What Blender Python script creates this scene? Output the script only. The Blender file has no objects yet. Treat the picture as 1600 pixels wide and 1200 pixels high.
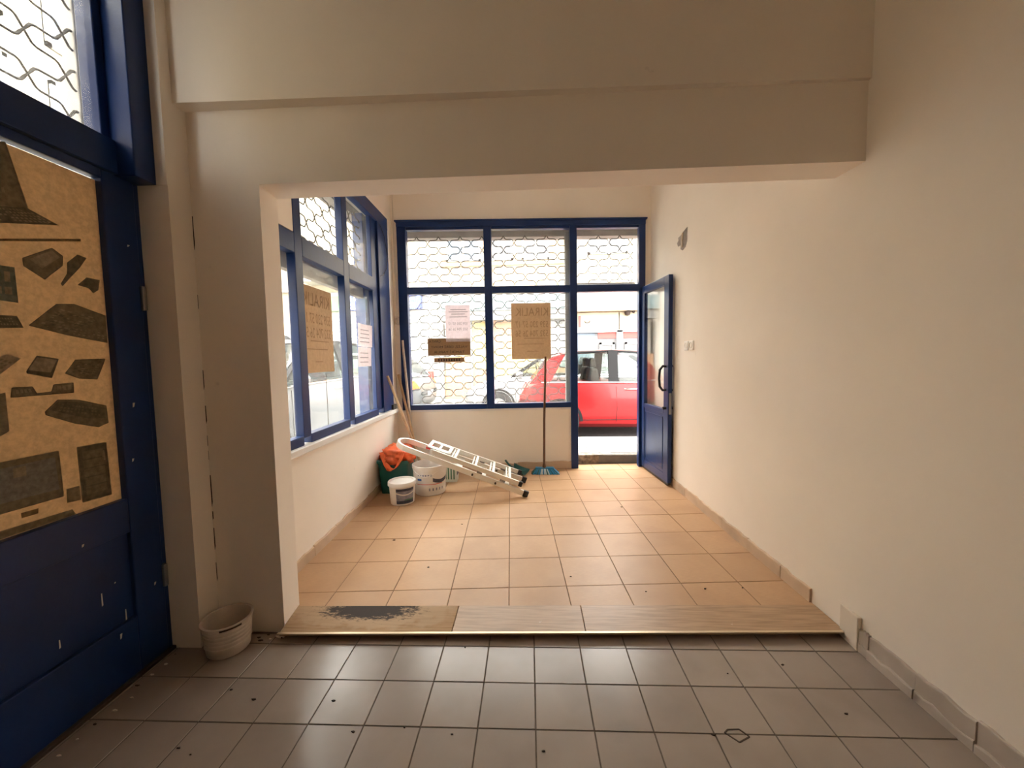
import bpy, bmesh, math, random
from mathutils import Vector, Matrix
random.seed(7)
S = bpy.context.scene
COL = S.collection

# ------------------------------------------------------------------ camera
F_PX, HCAM = 612.0, 1.27
def cam_setup():
    dY = Vector((826 - 800, 560 - 600, F_PX)).normalized()          # room axis in camera space (x right, y down, z ahead)
    h = Vector((1, -0.018, 0))
    up = dY.cross(h).normalized()
    if up.y > 0: up = -up
    dX = dY.cross(up)
    if dX.x < 0: dX = -dX
    R = Matrix((dX, dY, up)).transposed()                            # cam = R @ world
    RT = R.transposed()
    c = bpy.data.cameras.new('camera'); o = bpy.data.objects.new('camera', c); COL.objects.link(o)
    xa, ya, za = RT @ Vector((1, 0, 0)), RT @ Vector((0, -1, 0)), RT @ Vector((0, 0, -1))
    M = Matrix((xa, ya, za)).transposed().to_4x4(); M.translation = (0, 0, HCAM)
    o.matrix_world = M
    c.sensor_width = 36; c.sensor_fit = 'HORIZONTAL'; c.lens = F_PX / 1600 * 36
    c.clip_start = 0.02; c.clip_end = 200
    S.camera = o
cam_setup()

# ------------------------------------------------------------------ sky and exposure
W = bpy.data.worlds.new('overcast_sky'); S.world = W; W.use_nodes = True
wb = W.node_tree.nodes['Background']
wb.inputs['Color'].default_value = (1.0, 0.965, 0.92, 1); wb.inputs['Strength'].default_value = 4.6
S.view_settings.view_transform = 'Standard'; S.view_settings.look = 'None'
S.view_settings.gamma = 1; S.view_settings.use_curve_mapping = False
S.view_settings.exposure = 1.9
try:
    S.cycles.max_bounces = 16; S.cycles.diffuse_bounces = 10; S.cycles.transparent_max_bounces = 24
    S.cycles.transmission_bounces = 10
except Exception: pass

# ------------------------------------------------------------------ materials
MATS = {}
def nodes(name):
    m = bpy.data.materials.new(name); m.use_nodes = True; MATS[name] = m
    nt = m.node_tree; b = nt.nodes['Principled BSDF']
    return m, nt, b
def N(nt, t, **kw):
    n = nt.nodes.new(t)
    for k, v in kw.items(): setattr(n, k, v)
    return n
def mix_col(nt, fac, a, b):
    n = N(nt, 'ShaderNodeMix', data_type='RGBA')
    for sock, v in (('Factor', fac), ('A', a), ('B', b)):
        s = [i for i in n.inputs if i.name == sock and (i.type == ('VALUE' if sock == 'Factor' else 'RGBA'))][0]
        if hasattr(v, 'is_output'): nt.links.new(v, s)
        else: s.default_value = v if sock == 'Factor' else (*v, 1)
    return [o for o in n.outputs if o.type == 'RGBA'][0]
def ramp(nt, src, p0, p1, inv=False):
    r = N(nt, 'ShaderNodeMapRange'); r.inputs['From Min'].default_value = p0; r.inputs['From Max'].default_value = p1
    if inv: r.inputs['To Min'].default_value = 1; r.inputs['To Max'].default_value = 0
    nt.links.new(src, r.inputs['Value']); return r.outputs['Result']
def noise(nt, scale, detail=4, coord='Object', stretch=None, rough=0.55):
    tc = N(nt, 'ShaderNodeTexCoord'); n = N(nt, 'ShaderNodeTexNoise')
    n.inputs['Scale'].default_value = scale; n.inputs['Detail'].default_value = detail; n.inputs['Roughness'].default_value = rough
    if stretch:
        mp = N(nt, 'ShaderNodeMapping'); mp.inputs['Scale'].default_value = stretch
        nt.links.new(tc.outputs[coord], mp.inputs['Vector']); nt.links.new(mp.outputs[0], n.inputs['Vector'])
    else: nt.links.new(tc.outputs[coord], n.inputs['Vector'])
    return n.outputs['Fac']
def bump(nt, b, src, strength, dist=0.01):
    k = N(nt, 'ShaderNodeBump'); k.inputs['Strength'].default_value = strength; k.inputs['Distance'].default_value = dist
    nt.links.new(src, k.inputs['Height']); nt.links.new(k.outputs[0], b.inputs['Normal'])
def plain(name, col, rough=0.5, metal=0.0, spec=None, var=0.0, vscale=6, coat=0, bmp=0, bscale=40):
    m, nt, b = nodes(name)
    b.inputs['Roughness'].default_value = rough; b.inputs['Metallic'].default_value = metal
    if spec is not None: b.inputs['Specular IOR Level'].default_value = spec
    b.inputs['Coat Weight'].default_value = coat
    if var:
        f = noise(nt, vscale)
        c = mix_col(nt, ramp(nt, f, .3, .7), tuple(x * (1 - var) for x in col), tuple(min(1, x * (1 + var)) for x in col))
        nt.links.new(c, b.inputs['Base Color'])
    else: b.inputs['Base Color'].default_value = (*col, 1)
    if bmp: bump(nt, b, noise(nt, bscale), bmp, .004)
    return m

def wall_paint(name, col):
    m, nt, b = nodes(name)
    f = noise(nt, 1.6, 5); g = noise(nt, 38, 3, stretch=(1, 1, .6)); sc = noise(nt, 9, 7)
    c = mix_col(nt, ramp(nt, f, .3, .7), tuple(x * .955 for x in col), tuple(min(1, x * 1.02) for x in col))
    c = mix_col(nt, ramp(nt, sc, .72, .8), c, tuple(x * .8 for x in col))
    nt.links.new(c, b.inputs['Base Color']); b.inputs['Roughness'].default_value = .62
    b.inputs['Specular IOR Level'].default_value = .3
    bump(nt, b, g, .1, .003)
wall_paint('wall_paint', (.90, .83, .735))
wall_paint('white_paint', (.83, .82, .79))
plain('plaster_dark', (.33, .29, .26), .9, var=.25, vscale=30)

def tile_mat(name, col, rough, grain=None, dirt=(.2, .15, .1), rv=.06, spec=.5):
    m, nt, b = nodes(name); b.inputs['Specular IOR Level'].default_value = spec
    oi = N(nt, 'ShaderNodeObjectInfo')
    lo, hi = tuple(x * (1 - rv) for x in col), tuple(x * (1 + rv) for x in col)
    c = mix_col(nt, oi.outputs['Random'], lo, hi)
    if grain:
        g = noise(nt, 30, 3, 'Object', grain)
        c = mix_col(nt, ramp(nt, g, .35, .75), c, tuple(x * .86 for x in col))
    gm = N(nt, 'ShaderNodeNewGeometry'); n2 = N(nt, 'ShaderNodeTexNoise'); n2.inputs['Scale'].default_value = 4; n2.inputs['Detail'].default_value = 3
    nt.links.new(gm.outputs['Position'], n2.inputs['Vector'])
    c = mix_col(nt, ramp(nt, n2.outputs['Fac'], .45, 1.1), c, dirt)
    nt.links.new(c, b.inputs['Base Color'])
    b.inputs['Roughness'].default_value = rough + .06
    return m
tile_mat('tile_grey', (.33, .27, .225), .17, dirt=(.22, .175, .13))
tile_mat('tile_peach', (.52, .32, .175), .30, grain=(1, 14, 1), dirt=(.36, .21, .11), spec=.3)
tile_mat('tile_base', (.62, .46, .32), .4, dirt=(.22, .15, .1))
tile_mat('tile_base_grey', (.56, .49, .42), .4, dirt=(.22, .17, .12))
plain('grout', (.11, .085, .06), .95, var=.3, vscale=30)
plain('grout_peach', (.20, .125, .07), .95, var=.3, vscale=30)
plain('blue_paint', (.007, .030, .125), .33, var=.15, vscale=5, spec=.35, bmp=.12, bscale=60)
plain('black_plastic', (.012, .012, .014), .45)
plain('lock_metal', (.28, .27, .26), .4, .8)
plain('white_plastic', (.86, .84, .80), .35)
plain('bucket_white', (.80, .76, .70), .45, var=.05)
plain('bucket_dirty', (.66, .58, .50), .6, var=.12, vscale=14, bmp=.3, bscale=30)
plain('aluminium', (.80, .78, .72), .34, .55, var=.06)
plain('rung_white', (.82, .80, .74), .4, .3)
plain('wood_stick', (.55, .38, .22), .6, var=.2, vscale=20)
plain('wood_grey', (.55, .46, .37), .6, var=.2, vscale=20)
plain('broom_handle', (.12, .055, .022), .5, var=.2)
plain('broom_blue', (.02, .22, .42), .55)
plain('broom_pale', (.62, .72, .74), .6)
plain('teal_plastic', (.012, .11, .11), .4)
plain('bin_green', (.012, .13, .115), .4, var=.15)
plain('bag_orange', (.80, .15, .045), .45, var=.22, vscale=14)
plain('bag_red', (.55, .03, .02), .45)
plain('label_navy', (.05, .06, .10), .4, var=.4, vscale=30)
plain('label_grey', (.27, .27, .33), .4, var=.3, vscale=24)
plain('label_red', (.65, .08, .05), .4)
plain('label_blue', (.04, .12, .40), .4)
plain('label_green', (.10, .22, .12), .4)
plain('carton', (.70, .74, .66), .5)
plain('wire_steel', (.06, .046, .034), .6, .2)
plain('shutter_box', (.36, .33, .30), .8, var=.15)
plain('cord_white', (.7, .66, .58), .5)
plain('ink', (.16, .10, .055), .7)
plain('ink_dark', (.035, .02, .015), .7)
plain('ink_grey', (.30, .28, .30), .7)
plain('strip_brass', (.62, .50, .33), .35, .6)
plain('debris', (.06, .04, .025), .9)
plain('plaster_chip', (.70, .62, .52), .9)

def paper(name, col, trans=.5, var=.06, vscale=40, rough=.8):
    m, nt, b = nodes(name)
    f = noise(nt, vscale, 4)
    c = mix_col(nt, ramp(nt, f, .35, .65), tuple(x * (1 - var) for x in col), tuple(min(1, x * (1 + var)) for x in col))
    nt.links.new(c, b.inputs['Base Color']); b.inputs['Roughness'].default_value = rough; b.inputs['Specular IOR Level'].default_value = .15
    t = N(nt, 'ShaderNodeBsdfTranslucent'); nt.links.new(c, t.inputs['Color'])
    mx = N(nt, 'ShaderNodeMixShader'); mx.inputs[0].default_value = trans
    out = nt.nodes['Material Output']
    nt.links.new(b.outputs[0], mx.inputs[1]); nt.links.new(t.outputs[0], mx.inputs[2]); nt.links.new(mx.outputs[0], out.inputs['Surface'])
paper('kraft', (.56, .43, .30), .42)
paper('kraft_ink', (.37, .27, .18), .4)
paper('brown_sign', (.33, .22, .13), .4)
paper('white_paper', (.80, .74, .76), .5)
paper('ad_paper', (.60, .45, .29), .33, .12, 60)
for nm, c in (('print_dark', (0.245, 0.21, 0.14)), ('print_mid', (0.33, 0.275, 0.18)), ('print_light', (0.47, 0.385, 0.26)), ('print_teal', (0.25, 0.28, 0.22)), ('print_blue', (0.36, 0.33, 0.27)), ('print_shadow', (.30, .21, .11))):
    paper(nm, c, .4, .22, 50)

def glass(name, haze, tint=(.97, .985, .98), gl=.5, dirt=0):
    m = bpy.data.materials.new(name); m.use_nodes = True; MATS[name] = m
    nt = m.node_tree; nt.nodes.clear()
    out = N(nt, 'ShaderNodeOutputMaterial')
    t = N(nt, 'ShaderNodeBsdfTransparent'); t.inputs[0].default_value = (*tint, 1)
    g = N(nt, 'ShaderNodeBsdfGlossy'); g.inputs['Roughness'].default_value = .03
    d = N(nt, 'ShaderNodeBsdfTranslucent'); d.inputs[0].default_value = (.9, .92, .92, 1)
    lw = N(nt, 'ShaderNodeLayerWeight'); lw.inputs['Blend'].default_value = .5
    pw = N(nt, 'ShaderNodeMath', operation='POWER'); nt.links.new(lw.outputs['Facing'], pw.inputs[0]); pw.inputs[1].default_value = 5
    fr = N(nt, 'ShaderNodeMath', operation='MULTIPLY_ADD'); nt.links.new(pw.outputs[0], fr.inputs[0]); fr.inputs[1].default_value = .96; fr.inputs[2].default_value = .04
    mg = N(nt, 'ShaderNodeMath', operation='MULTIPLY'); nt.links.new(fr.outputs[0], mg.inputs[0]); mg.inputs[1].default_value = gl
    m1 = N(nt, 'ShaderNodeMixShader'); m2 = N(nt, 'ShaderNodeMixShader')
    nt.links.new(t.outputs[0], m1.inputs[1]); nt.links.new(d.outputs[0], m1.inputs[2])
    n = noise(nt, 7, 8); r = ramp(nt, n, .35, .8)
    mm = N(nt, 'ShaderNodeMath', operation='MULTIPLY_ADD'); nt.links.new(r, mm.inputs[0]); mm.inputs[1].default_value = dirt; mm.inputs[2].default_value = haze
    nt.links.new(mm.outputs[0], m1.inputs[0])
    nt.links.new(mg.outputs[0], m2.inputs[0]); nt.links.new(m1.outputs[0], m2.inputs[1]); nt.links.new(g.outputs[0], m2.inputs[2])
    nt.links.new(m2.outputs[0], out.inputs['Surface'])
glass('window_glass', .022, dirt=.035, gl=.4)
glass('door_glass', .015, dirt=.03, gl=1.0)
glass('car_glass', .0, (.88, .91, .90), gl=.6)

# exterior
plain('facade_cream', (0.45, 0.385, 0.28), .85, var=.06, vscale=2)
plain('facade_white', (0.52, 0.5, 0.46), .8, var=.05)
plain('facade_peach', (0.47, 0.345, 0.23), .85, var=.06, vscale=2)
plain('facade_yellow', (0.52, 0.41, 0.17), .8, var=.06)
plain('facade_orange', (0.5, 0.28, 0.16), .8, var=.06)
plain('facade_grey', (0.27, 0.27, 0.26), .8, var=.08)
plain('facade_teal', (0.22, 0.3, 0.31), .7, var=.08)
plain('facade_dark', (.05, .05, .055), .7)
plain('win_pane_grey', (0.14, 0.14, 0.145), .45, spec=.2, var=.2, vscale=2)
plain('win_pane_blue', (0.13, 0.16, 0.2), .45, spec=.2, var=.15, vscale=2)
plain('win_frame_white', (0.58, 0.56, 0.52), .6)
plain('sign_blue', (0.08, 0.12, 0.42), .5)
plain('sign_green', (0.2, 0.45, 0.18), .5)
plain('sign_white', (0.62, 0.6, 0.6), .5)
plain('sign_red', (0.5, 0.05, 0.04), .5)
plain('shutter_white', (0.5, 0.53, 0.5), .6)
plain('asphalt', (.13, .125, .12), .9, var=.2, vscale=20)
plain('pavement', (0.16, 0.155, 0.145), .9, var=.15, vscale=9)
tile_mat('stone_paver', (.34, .33, .30), .75, dirt=(.25, .24, .21), rv=.1)
plain('threshold_stone', (.23, .19, .145), .95, var=.55, vscale=22, bmp=.9, bscale=22)
plain('car_red', (0.26, 0.01, 0.012), .3, .1, coat=.15, spec=.3)
plain('car_silver', (0.42, 0.43, 0.44), .4, .4, coat=.2)
plain('car_grey', (0.21, 0.225, 0.24), .4, .35, coat=.2)
plain('car_darkgrey', (0.1, 0.105, 0.11), .4, .3, coat=.2)
plain('car_trim', (.012, .012, .013), .7, spec=.2)
plain('car_interior', (.028, .026, .025), .8)
plain('chrome', (.78, .78, .78), .15, 1)
plain('tyre', (.015, .015, .015), .8)
plain('lamp_orange', (.80, .15, .02), .3)
plain('lamp_red', (.5, .02, .015), .25)
plain('lamp_clear', (.65, .66, .66), .15)
plain('hvac_grey', (0.48, 0.48, 0.45), .6)

def plank_mat():
    m, nt, b = nodes('plank_wood')
    g = noise(nt, 9, 6, 'Object', (.6, 9, 1)); oi = N(nt, 'ShaderNodeObjectInfo')
    base = mix_col(nt, oi.outputs['Random'], (.40, .25, .135), (.45, .29, .165))
    c = mix_col(nt, ramp(nt, g, .4, .72), base, (.27, .16, .08))
    p = noise(nt, 14, 8); c = mix_col(nt, ramp(nt, p, .7, .76), c, (.72, .62, .5))
    nt.links.new(c, b.inputs['Base Color']); b.inputs['Roughness'].default_value = .38
    m, nt, b = nodes('plank_stained')
    g = noise(nt, 9, 6, 'Object', (.6, 9, 1))
    c = mix_col(nt, ramp(nt, g, .4, .72), (.43, .28, .16), (.29, .175, .09))
    tc = N(nt, 'ShaderNodeTexCoord'); mp = N(nt, 'ShaderNodeMapping')
    mp.inputs['Location'].default_value = (.13, -.55, 0); mp.inputs['Scale'].default_value = (3.1, 10, 0)
    nt.links.new(tc.outputs['Object'], mp.inputs['Vector'])
    ln = N(nt, 'ShaderNodeVectorMath', operation='LENGTH'); nt.links.new(mp.outputs[0], ln.inputs[0])
    n1 = noise(nt, 42, 12, 'Object', (.45, 1.3, 1), .8)
    ad = N(nt, 'ShaderNodeMath', operation='MULTIPLY_ADD'); nt.links.new(n1, ad.inputs[0]); ad.inputs[1].default_value = -2.6; nt.links.new(ln.outputs['Value'], ad.inputs[2])
    n3 = noise(nt, 11, 8)
    ad2 = N(nt, 'ShaderNodeMath', operation='MULTIPLY_ADD'); nt.links.new(n3, ad2.inputs[0]); ad2.inputs[1].default_value = -2.2; nt.links.new(ln.outputs['Value'], ad2.inputs[2])
    c2 = mix_col(nt, ramp(nt, ad2.outputs[0], .05, .35, True), c, (.48, .36, .24))
    c = mix_col(nt, .5, c, c2)
    c = mix_col(nt, ramp(nt, ad.outputs[0], -.72, -.50, True), c, (.055, .045, .04))
    nt.links.new(c, b.inputs['Base Color']); b.inputs['Roughness'].default_value = .7; b.inputs['Specular IOR Level'].default_value = .15
plank_mat()

# ------------------------------------------------------------------ mesh helpers
class MB:
    def __init__(s): s.v = []; s.f = []; s.smooth = False
    def add(s, vs, fs):
        o = len(s.v); s.v += [tuple(p) for p in vs]; s.f += [tuple(i + o for i in f) for f in fs]; return s
    def box(s, x0, x1, y0, y1, z0, z1, fn=None):
        P = [(x, y, z) for x in (x0, x1) for y in (y0, y1) for z in (z0, z1)]
        if fn: P = [fn(*p) for p in P]
        return s.add(P, [(0, 1, 3, 2), (4, 6, 7, 5), (0, 4, 5, 1), (2, 3, 7, 6), (0, 2, 6, 4), (1, 5, 7, 3)])
    def prism(s, poly, z0, z1, fn=None):
        n = len(poly)
        P = [(x, y, z0) for x, y in poly] + [(x, y, z1) for x, y in poly]
        if fn: P = [fn(*p) for p in P]
        F = [tuple(reversed(range(n))), tuple(range(n, 2 * n))] + [(i, (i + 1) % n, n + (i + 1) % n, n + i) for i in range(n)]
        return s.add(P, F)
    def bar(s, p, q, w, h, up=(0, 0, 1)):
        p, q = Vector(p), Vector(q); d = (q - p).normalized(); u = Vector(up)
        a = d.cross(u)
        if a.length < 1e-4: a = d.cross(Vector((1, 0, 0)))
        a.normalize(); b = a.cross(d).normalized()
        P = []
        for c in (p, q):
            for i, j in ((-1, -1), (1, -1), (1, 1), (-1, 1)): P.append(c + a * i * w / 2 + b * j * h / 2)
        return s.add(P, [(3, 2, 1, 0), (4, 5, 6, 7), (0, 1, 5, 4), (1, 2, 6, 5), (2, 3, 7, 6), (3, 0, 4, 7)])
    def tube(s, pts, r, k=8, closed=False, rr=None):
        pts = [Vector(p) for p in pts]; n = len(pts); P = []; prev = None
        for i, p in enumerate(pts):
            if closed: d = pts[(i + 1) % n] - pts[i - 1]
            else: d = pts[min(i + 1, n - 1)] - pts[max(i - 1, 0)]
            d.normalize()
            if prev is None:
                a = d.cross(Vector((0, 0, 1)))
                if a.length < 1e-3: a = d.cross(Vector((1, 0, 0)))
            else: a = prev - d * prev.dot(d)
            a.normalize(); prev = a; b = d.cross(a)
            q = rr[i] if rr else r
            for j in range(k):
                t = 2 * math.pi * j / k; P.append(p + (a * math.cos(t) + b * math.sin(t)) * q)
        F = []
        for i in range(n if closed else n - 1):
            for j in range(k):
                a0 = i * k + j; a1 = i * k + (j + 1) % k; b0 = ((i + 1) % n) * k + j; b1 = ((i + 1) % n) * k + (j + 1) % k
                F.append((a0, a1, b1, b0))
        if not closed: F += [tuple(reversed(range(k))), tuple(range((n - 1) * k, n * k))]
        s.smooth = True
        return s.add(P, F)
    def lathe(s, prof, c=(0, 0, 0), k=32, axis='z', a0=0, a1=2 * math.pi):
        full = abs(a1 - a0 - 2 * math.pi) < 1e-6; m = k if full else k + 1; P = []
        for r, z in prof:
            for j in range(m):
                t = a0 + (a1 - a0) * j / k
                p = (r * math.cos(t), r * math.sin(t), z)
                if axis == 'y': p = (p[0], z, p[1])
                if axis == 'x': p = (z, p[0], p[1])
                P.append((p[0] + c[0], p[1] + c[1], p[2] + c[2]))
        F = []
        for i in range(len(prof) - 1):
            for j in range(k):
                j1 = (j + 1) % m
                F.append((i * m + j, i * m + j1, (i + 1) * m + j1, (i + 1) * m + j))
        s.smooth = True
        return s.add(P, F)
    def grid(s, rows):
        n = len(rows[0]); P = [p for r in rows for p in r]
        F = [(i * n + j, i * n + j + 1, (i + 1) * n + j + 1, (i + 1) * n + j) for i in range(len(rows) - 1) for j in range(n - 1)]
        s.smooth = True
        return s.add(P, F)
    def mesh(s, name):
        me = bpy.data.meshes.new(name); me.from_pydata(s.v, [], s.f); me.validate()
        bm = bmesh.new(); bm.from_mesh(me); bmesh.ops.recalc_face_normals(bm, faces=bm.faces[:]); bm.to_mesh(me); bm.free()
        if s.smooth:
            me.shade_smooth()
            try: me.set_sharp_from_angle(angle=math.radians(40))
            except Exception: pass
        return me
def link(o, parent=None):
    COL.objects.link(o)
    if parent is not None: o.parent = parent
    return o
def obj(name, mb, mat, parent=None, bevel=0, me=None):
    """World-space mesh; a child keeps its place under an Empty that stands anywhere."""
    me = me or mb.mesh(name)
    if not me.materials: me.materials.append(MATS[mat])
    o = link(bpy.data.objects.new(name, me), parent)
    if parent is not None:
        o.matrix_parent_inverse = WORLD_INV.get(parent.name, Matrix.Identity(4))
    if bevel:
        b = o.modifiers.new('edge', 'BEVEL'); b.width = bevel; b.segments = 2; b.limit_method = 'ANGLE'
    return o
WORLD_INV = {}
def empty(name, loc=(0, 0, 0), rz=0):
    o = bpy.data.objects.new(name, None); o.empty_display_size = .1; link(o); o.location = loc; o.rotation_euler = (0, 0, rz)
    WORLD_INV[o.name] = (Matrix.Translation(Vector(loc)) @ Matrix.Rotation(rz, 4, 'Z')).inverted()
    return o
def own(o):                                        # a mesh built in world space that parents children: keeps identity
    WORLD_INV[o.name] = Matrix.Identity(4); return o
def tag(o, label, cat, group=None, kind=None):
    o['label'] = label; o['category'] = cat
    if group: o['group'] = group
    if kind: o['kind'] = kind
    return o
def struct(o, label, cat): return tag(o, label, cat, kind='structure')
def recentre(o):                                    # moves a mesh's origin to its base
    me = o.data; c = Vector((sum(v.co.x for v in me.vertices), sum(v.co.y for v in me.vertices), 0)) / len(me.vertices)
    c.z = min(v.co.z for v in me.vertices)
    me.transform(Matrix.Translation(-c)); o.location = c; return o

# planes of the place -------------------------------------------------------
def XR(y): return 1.397 - .018 * (y - 1.7)                      # right wall
def XL(y): return -1.395 - .03 * (y - 2.2)                      # left wall of the raised part
def YB(x): return 4.337 + .06 * x                               # far wall
def Bk(s, z, d): return (s, YB(s) - d, z)                       # far wall: along, height, inward
def Lf(y, z, d): return (XL(y) + d, y, z)                       # left wall
def Kd(y, z, d): return (-1.615 + d, y, z)                      # near left shopfront
CEIL = 3.3
ZU = .03                                                        # raised floor

# ------------------------------------------------------------------ room shell
mb = MB().prism([(XR(-2.7), -2.7), (XR(-2.7) + .25, -2.7), (XR(4.62) + .25, 4.62), (XR(4.62), 4.62)], -.1, CEIL)
wr = own(struct(obj('wall_right', mb, 'wall_paint'), 'long bare cream wall running past both floor levels', 'wall'))

mb = MB()
mb.box(-1.75, .48, -.1, .70, -.2, 0, lambda a, b, c: Bk(a, b, c))
mb.box(-1.75, 1.5, 2.75, CEIL, -.2, 0, lambda a, b, c: Bk(a, b, c))
mb.box(-1.75, -1.395, .70, 2.75, -.2, 0, lambda a, b, c: Bk(a, b, c))
mb.box(1.285, 1.5, -.1, 2.75, -.2, 0, lambda a, b, c: Bk(a, b, c))
wall_back = own(struct(obj('wall_back', mb, 'wall_paint'), 'cream far wall under and above the barred shop window', 'wall'))

mb = MB()
mb.box(1.80, 4.3, -.1, .735, -.2, 0, Lf)
mb.box(1.80, 4.3, 2.735, CEIL, -.2, 0, Lf)
mb.box(4.10, 4.3, .735, 2.735, -.2, 0, Lf)
mb.box(1.80, 2.345, 2.055, 2.735, -.2, 0, Lf)
mb.box(1.75, 1.95, .735, 2.735, -.2, 0, Lf)
struct(obj('wall_left', mb, 'wall_paint'), 'cream side wall under the wide blue-framed window', 'wall')

# partition between the two levels: pillar, beam and the proud band above it
mb = MB()
mb.prism([(-1.80, 1.727), (-1.173, 1.727), (-1.195, 1.885), (-1.80, 1.885)], -.05, 2.055)
mb.prism([(-1.80, 1.727), (XR(1.73) + .05, 1.727), (XR(1.88) + .05, 1.885), (-1.80, 1.885)], 2.055, CEIL)
mb.prism([(-1.487, 1.664), (XR(1.7) + .05, 1.712), (XR(1.7) + .05, 1.74), (-1.487, 1.74)], 2.372, CEIL)
struct(obj('wall_middle', mb, 'wall_paint'), 'cream pillar and deep beam dividing the two floor levels', 'wall')
mb = MB().prism([(-1.80, 1.616), (-1.53, 1.616), (-1.487, 1.616), (-1.487, 1.74), (-1.80, 1.74)], -.05, 2.015)
mb.prism([(-1.534, 1.6125), (-1.487, 1.6125), (-1.487, 1.74), (-1.80, 1.74), (-1.80, 1.616), (-1.534, 1.616)], 2.015, CEIL)
struct(obj('trim_1', mb, 'wall_paint'), 'narrow plastered pier between the dark blue door and the pillar', 'pier')

pier = own(bpy.data.objects['trim_1'])
rc = random.Random(11); zc = .10
while zc < 2.0:
    ln_ = rc.uniform(.03, .16); wd = rc.uniform(.002, .006)
    if rc.random() < .75: obj('crack', MB().prism([(-1.4885, zc), (-1.4885 + wd, zc + ln_ * .2), (-1.4885 + wd * .8, zc + ln_), (-1.4885, zc + ln_)], 1.7255, 1.7275, lambda a, b, c: (a, c, b)), 'debris', pier)
    zc += ln_ + rc.uniform(.01, .10)

# near left wall: shopfront with door
mb = MB()
mb.box(-2.7, .62, -.1, CEIL, -.2, 0, Kd)
mb.box(.6, 1.7, 2.95, CEIL, -.2, 0, Kd)
struct(obj('wall_left_near', mb, 'wall_paint'), 'cream wall around the dark blue shop door', 'wall')
mb = MB().box(-1.85, 1.7, -2.9, -2.7, -.1, CEIL)
struct(obj('wall_rear', mb, 'wall_paint'), 'bare cream end wall opposite the barred far window', 'wall')
mb = MB().box(-1.9, 1.75, -2.9, 4.7, CEIL, CEIL + .15)
struct(obj('ceiling', mb, 'white_paint'), 'plain white ceiling above the beam', 'ceiling')

# ------------------------------------------------------------------ floors
def clip(poly, a, b):                               # keep left of a->b
    out = []
    def side(p): return (b[0] - a[0]) * (p[1] - a[1]) - (b[1] - a[1]) * (p[0] - a[0])
    for i in range(len(poly)):
        p, q = poly[i], poly[(i + 1) % len(poly)]; sp, sq = side(p), side(q)
        if sp >= 0: out.append(p)
        if sp * sq < 0:
            t = sp / (sp - sq); out.append((p[0] + (q[0] - p[0]) * t, p[1] + (q[1] - p[1]) * t))
    return out
def area(p): return abs(sum(p[i][0] * p[(i + 1) % len(p)][1] - p[(i + 1) % len(p)][0] * p[i][1] for i in range(len(p)))) / 2
def slab(poly, z0, z1, ch=.0012):
    n = len(poly); cx = sum(p[0] for p in poly) / n; cy = sum(p[1] for p in poly) / n
    def ins(p):
        d = math.hypot(p[0] - cx, p[1] - cy) or 1; k = max(0, 1 - ch * 1.4 / d); return (cx + (p[0] - cx) * k, cy + (p[1] - cy) * k)
    m = MB(); P = [(*p, z0) for p in poly] + [(*p, z1 - ch) for p in poly] + [(*ins(p), z1) for p in poly]
    F = [tuple(range(2 * n, 3 * n)), tuple(reversed(range(n)))]
    for l in (0, 1): F += [(l * n + i, l * n + (i + 1) % n, (l + 1) * n + (i + 1) % n, (l + 1) * n + i) for i in range(n)]
    return m.add(P, F)
def tiles(parent, mat, name, corner, i0, i1, j0, j1, gap, room, ztop, th=.007, jit=.0006):
    """corner(i, j) -> (x, y) of a grid node; tiles shrink by gap and are cut to the convex room outline."""
    shared = None
    for i in range(i0, i1):
        for j in range(j0, j1):
            q = [corner(i, j), corner(i + 1, j), corner(i + 1, j + 1), corner(i, j + 1)]
            cx = sum(p[0] for p in q) / 4; cy = sum(p[1] for p in q) / 4
            loc = [(p[0] - cx, p[1] - cy) for p in q]
            sx = max(abs(p[0]) for p in loc); k = 1 - gap / (2 * sx)
            loc = [(p[0] * k, p[1] * k) for p in loc]
            wp = [(p[0] + cx, p[1] + cy) for p in loc]; cut = wp
            for a in range(len(room)): cut = clip(cut, room[a], room[(a + 1) % len(room)]) if len(cut) > 2 else []
            if len(cut) < 3 or area(cut) < .00025: continue
            if abs(area(cut) - area(wp)) < 1e-7:
                if shared is None: shared = slab(loc, -th, 0).mesh(name); shared.materials.append(MATS[mat])
                me = shared; c = (cx, cy)
            else:
                c = (sum(p[0] for p in cut) / len(cut), sum(p[1] for p in cut) / len(cut))
                me = slab([(p[0] - c[0], p[1] - c[1]) for p in cut], -th, 0).mesh(name); me.materials.append(MATS[mat])
            o = link(bpy.data.objects.new(name, me), parent)
            o.location = (c[0], c[1], ztop + random.uniform(-jit, jit)); o.rotation_euler = (random.uniform(-.0016, .0016), random.uniform(-.0016, .0016), 0)

def bands_mat():                                     # far end of the grey floor behind the viewer: same tiles, too far to matter
    m, nt, b = nodes('floor_far')
    tc = N(nt, 'ShaderNodeTexCoord'); br = N(nt, 'ShaderNodeTexBrick'); br.offset = 0
    br.inputs['Scale'].default_value = 1; br.inputs['Brick Width'].default_value = .2; br.inputs['Row Height'].default_value = .192
    br.inputs['Mortar Size'].default_value = .003; br.inputs['Color1'].default_value = (.5, .455, .41, 1); br.inputs['Color2'].default_value = (.48, .44, .4, 1); br.inputs['Mortar'].default_value = (.11, .085, .06, 1)
    nt.links.new(tc.outputs['Object'], br.inputs['Vector']); nt.links.new(br.outputs['Color'], b.inputs['Base Color']); b.inputs['Roughness'].default_value = .3
bands_mat()
fl = own(struct(obj('floor', MB().box(-1.66, XR(-2.7) + .02, -.15, 1.80, -.1, -.0022), 'grout'), 'grey ceramic tiled floor of the lower room', 'floor'))
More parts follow.
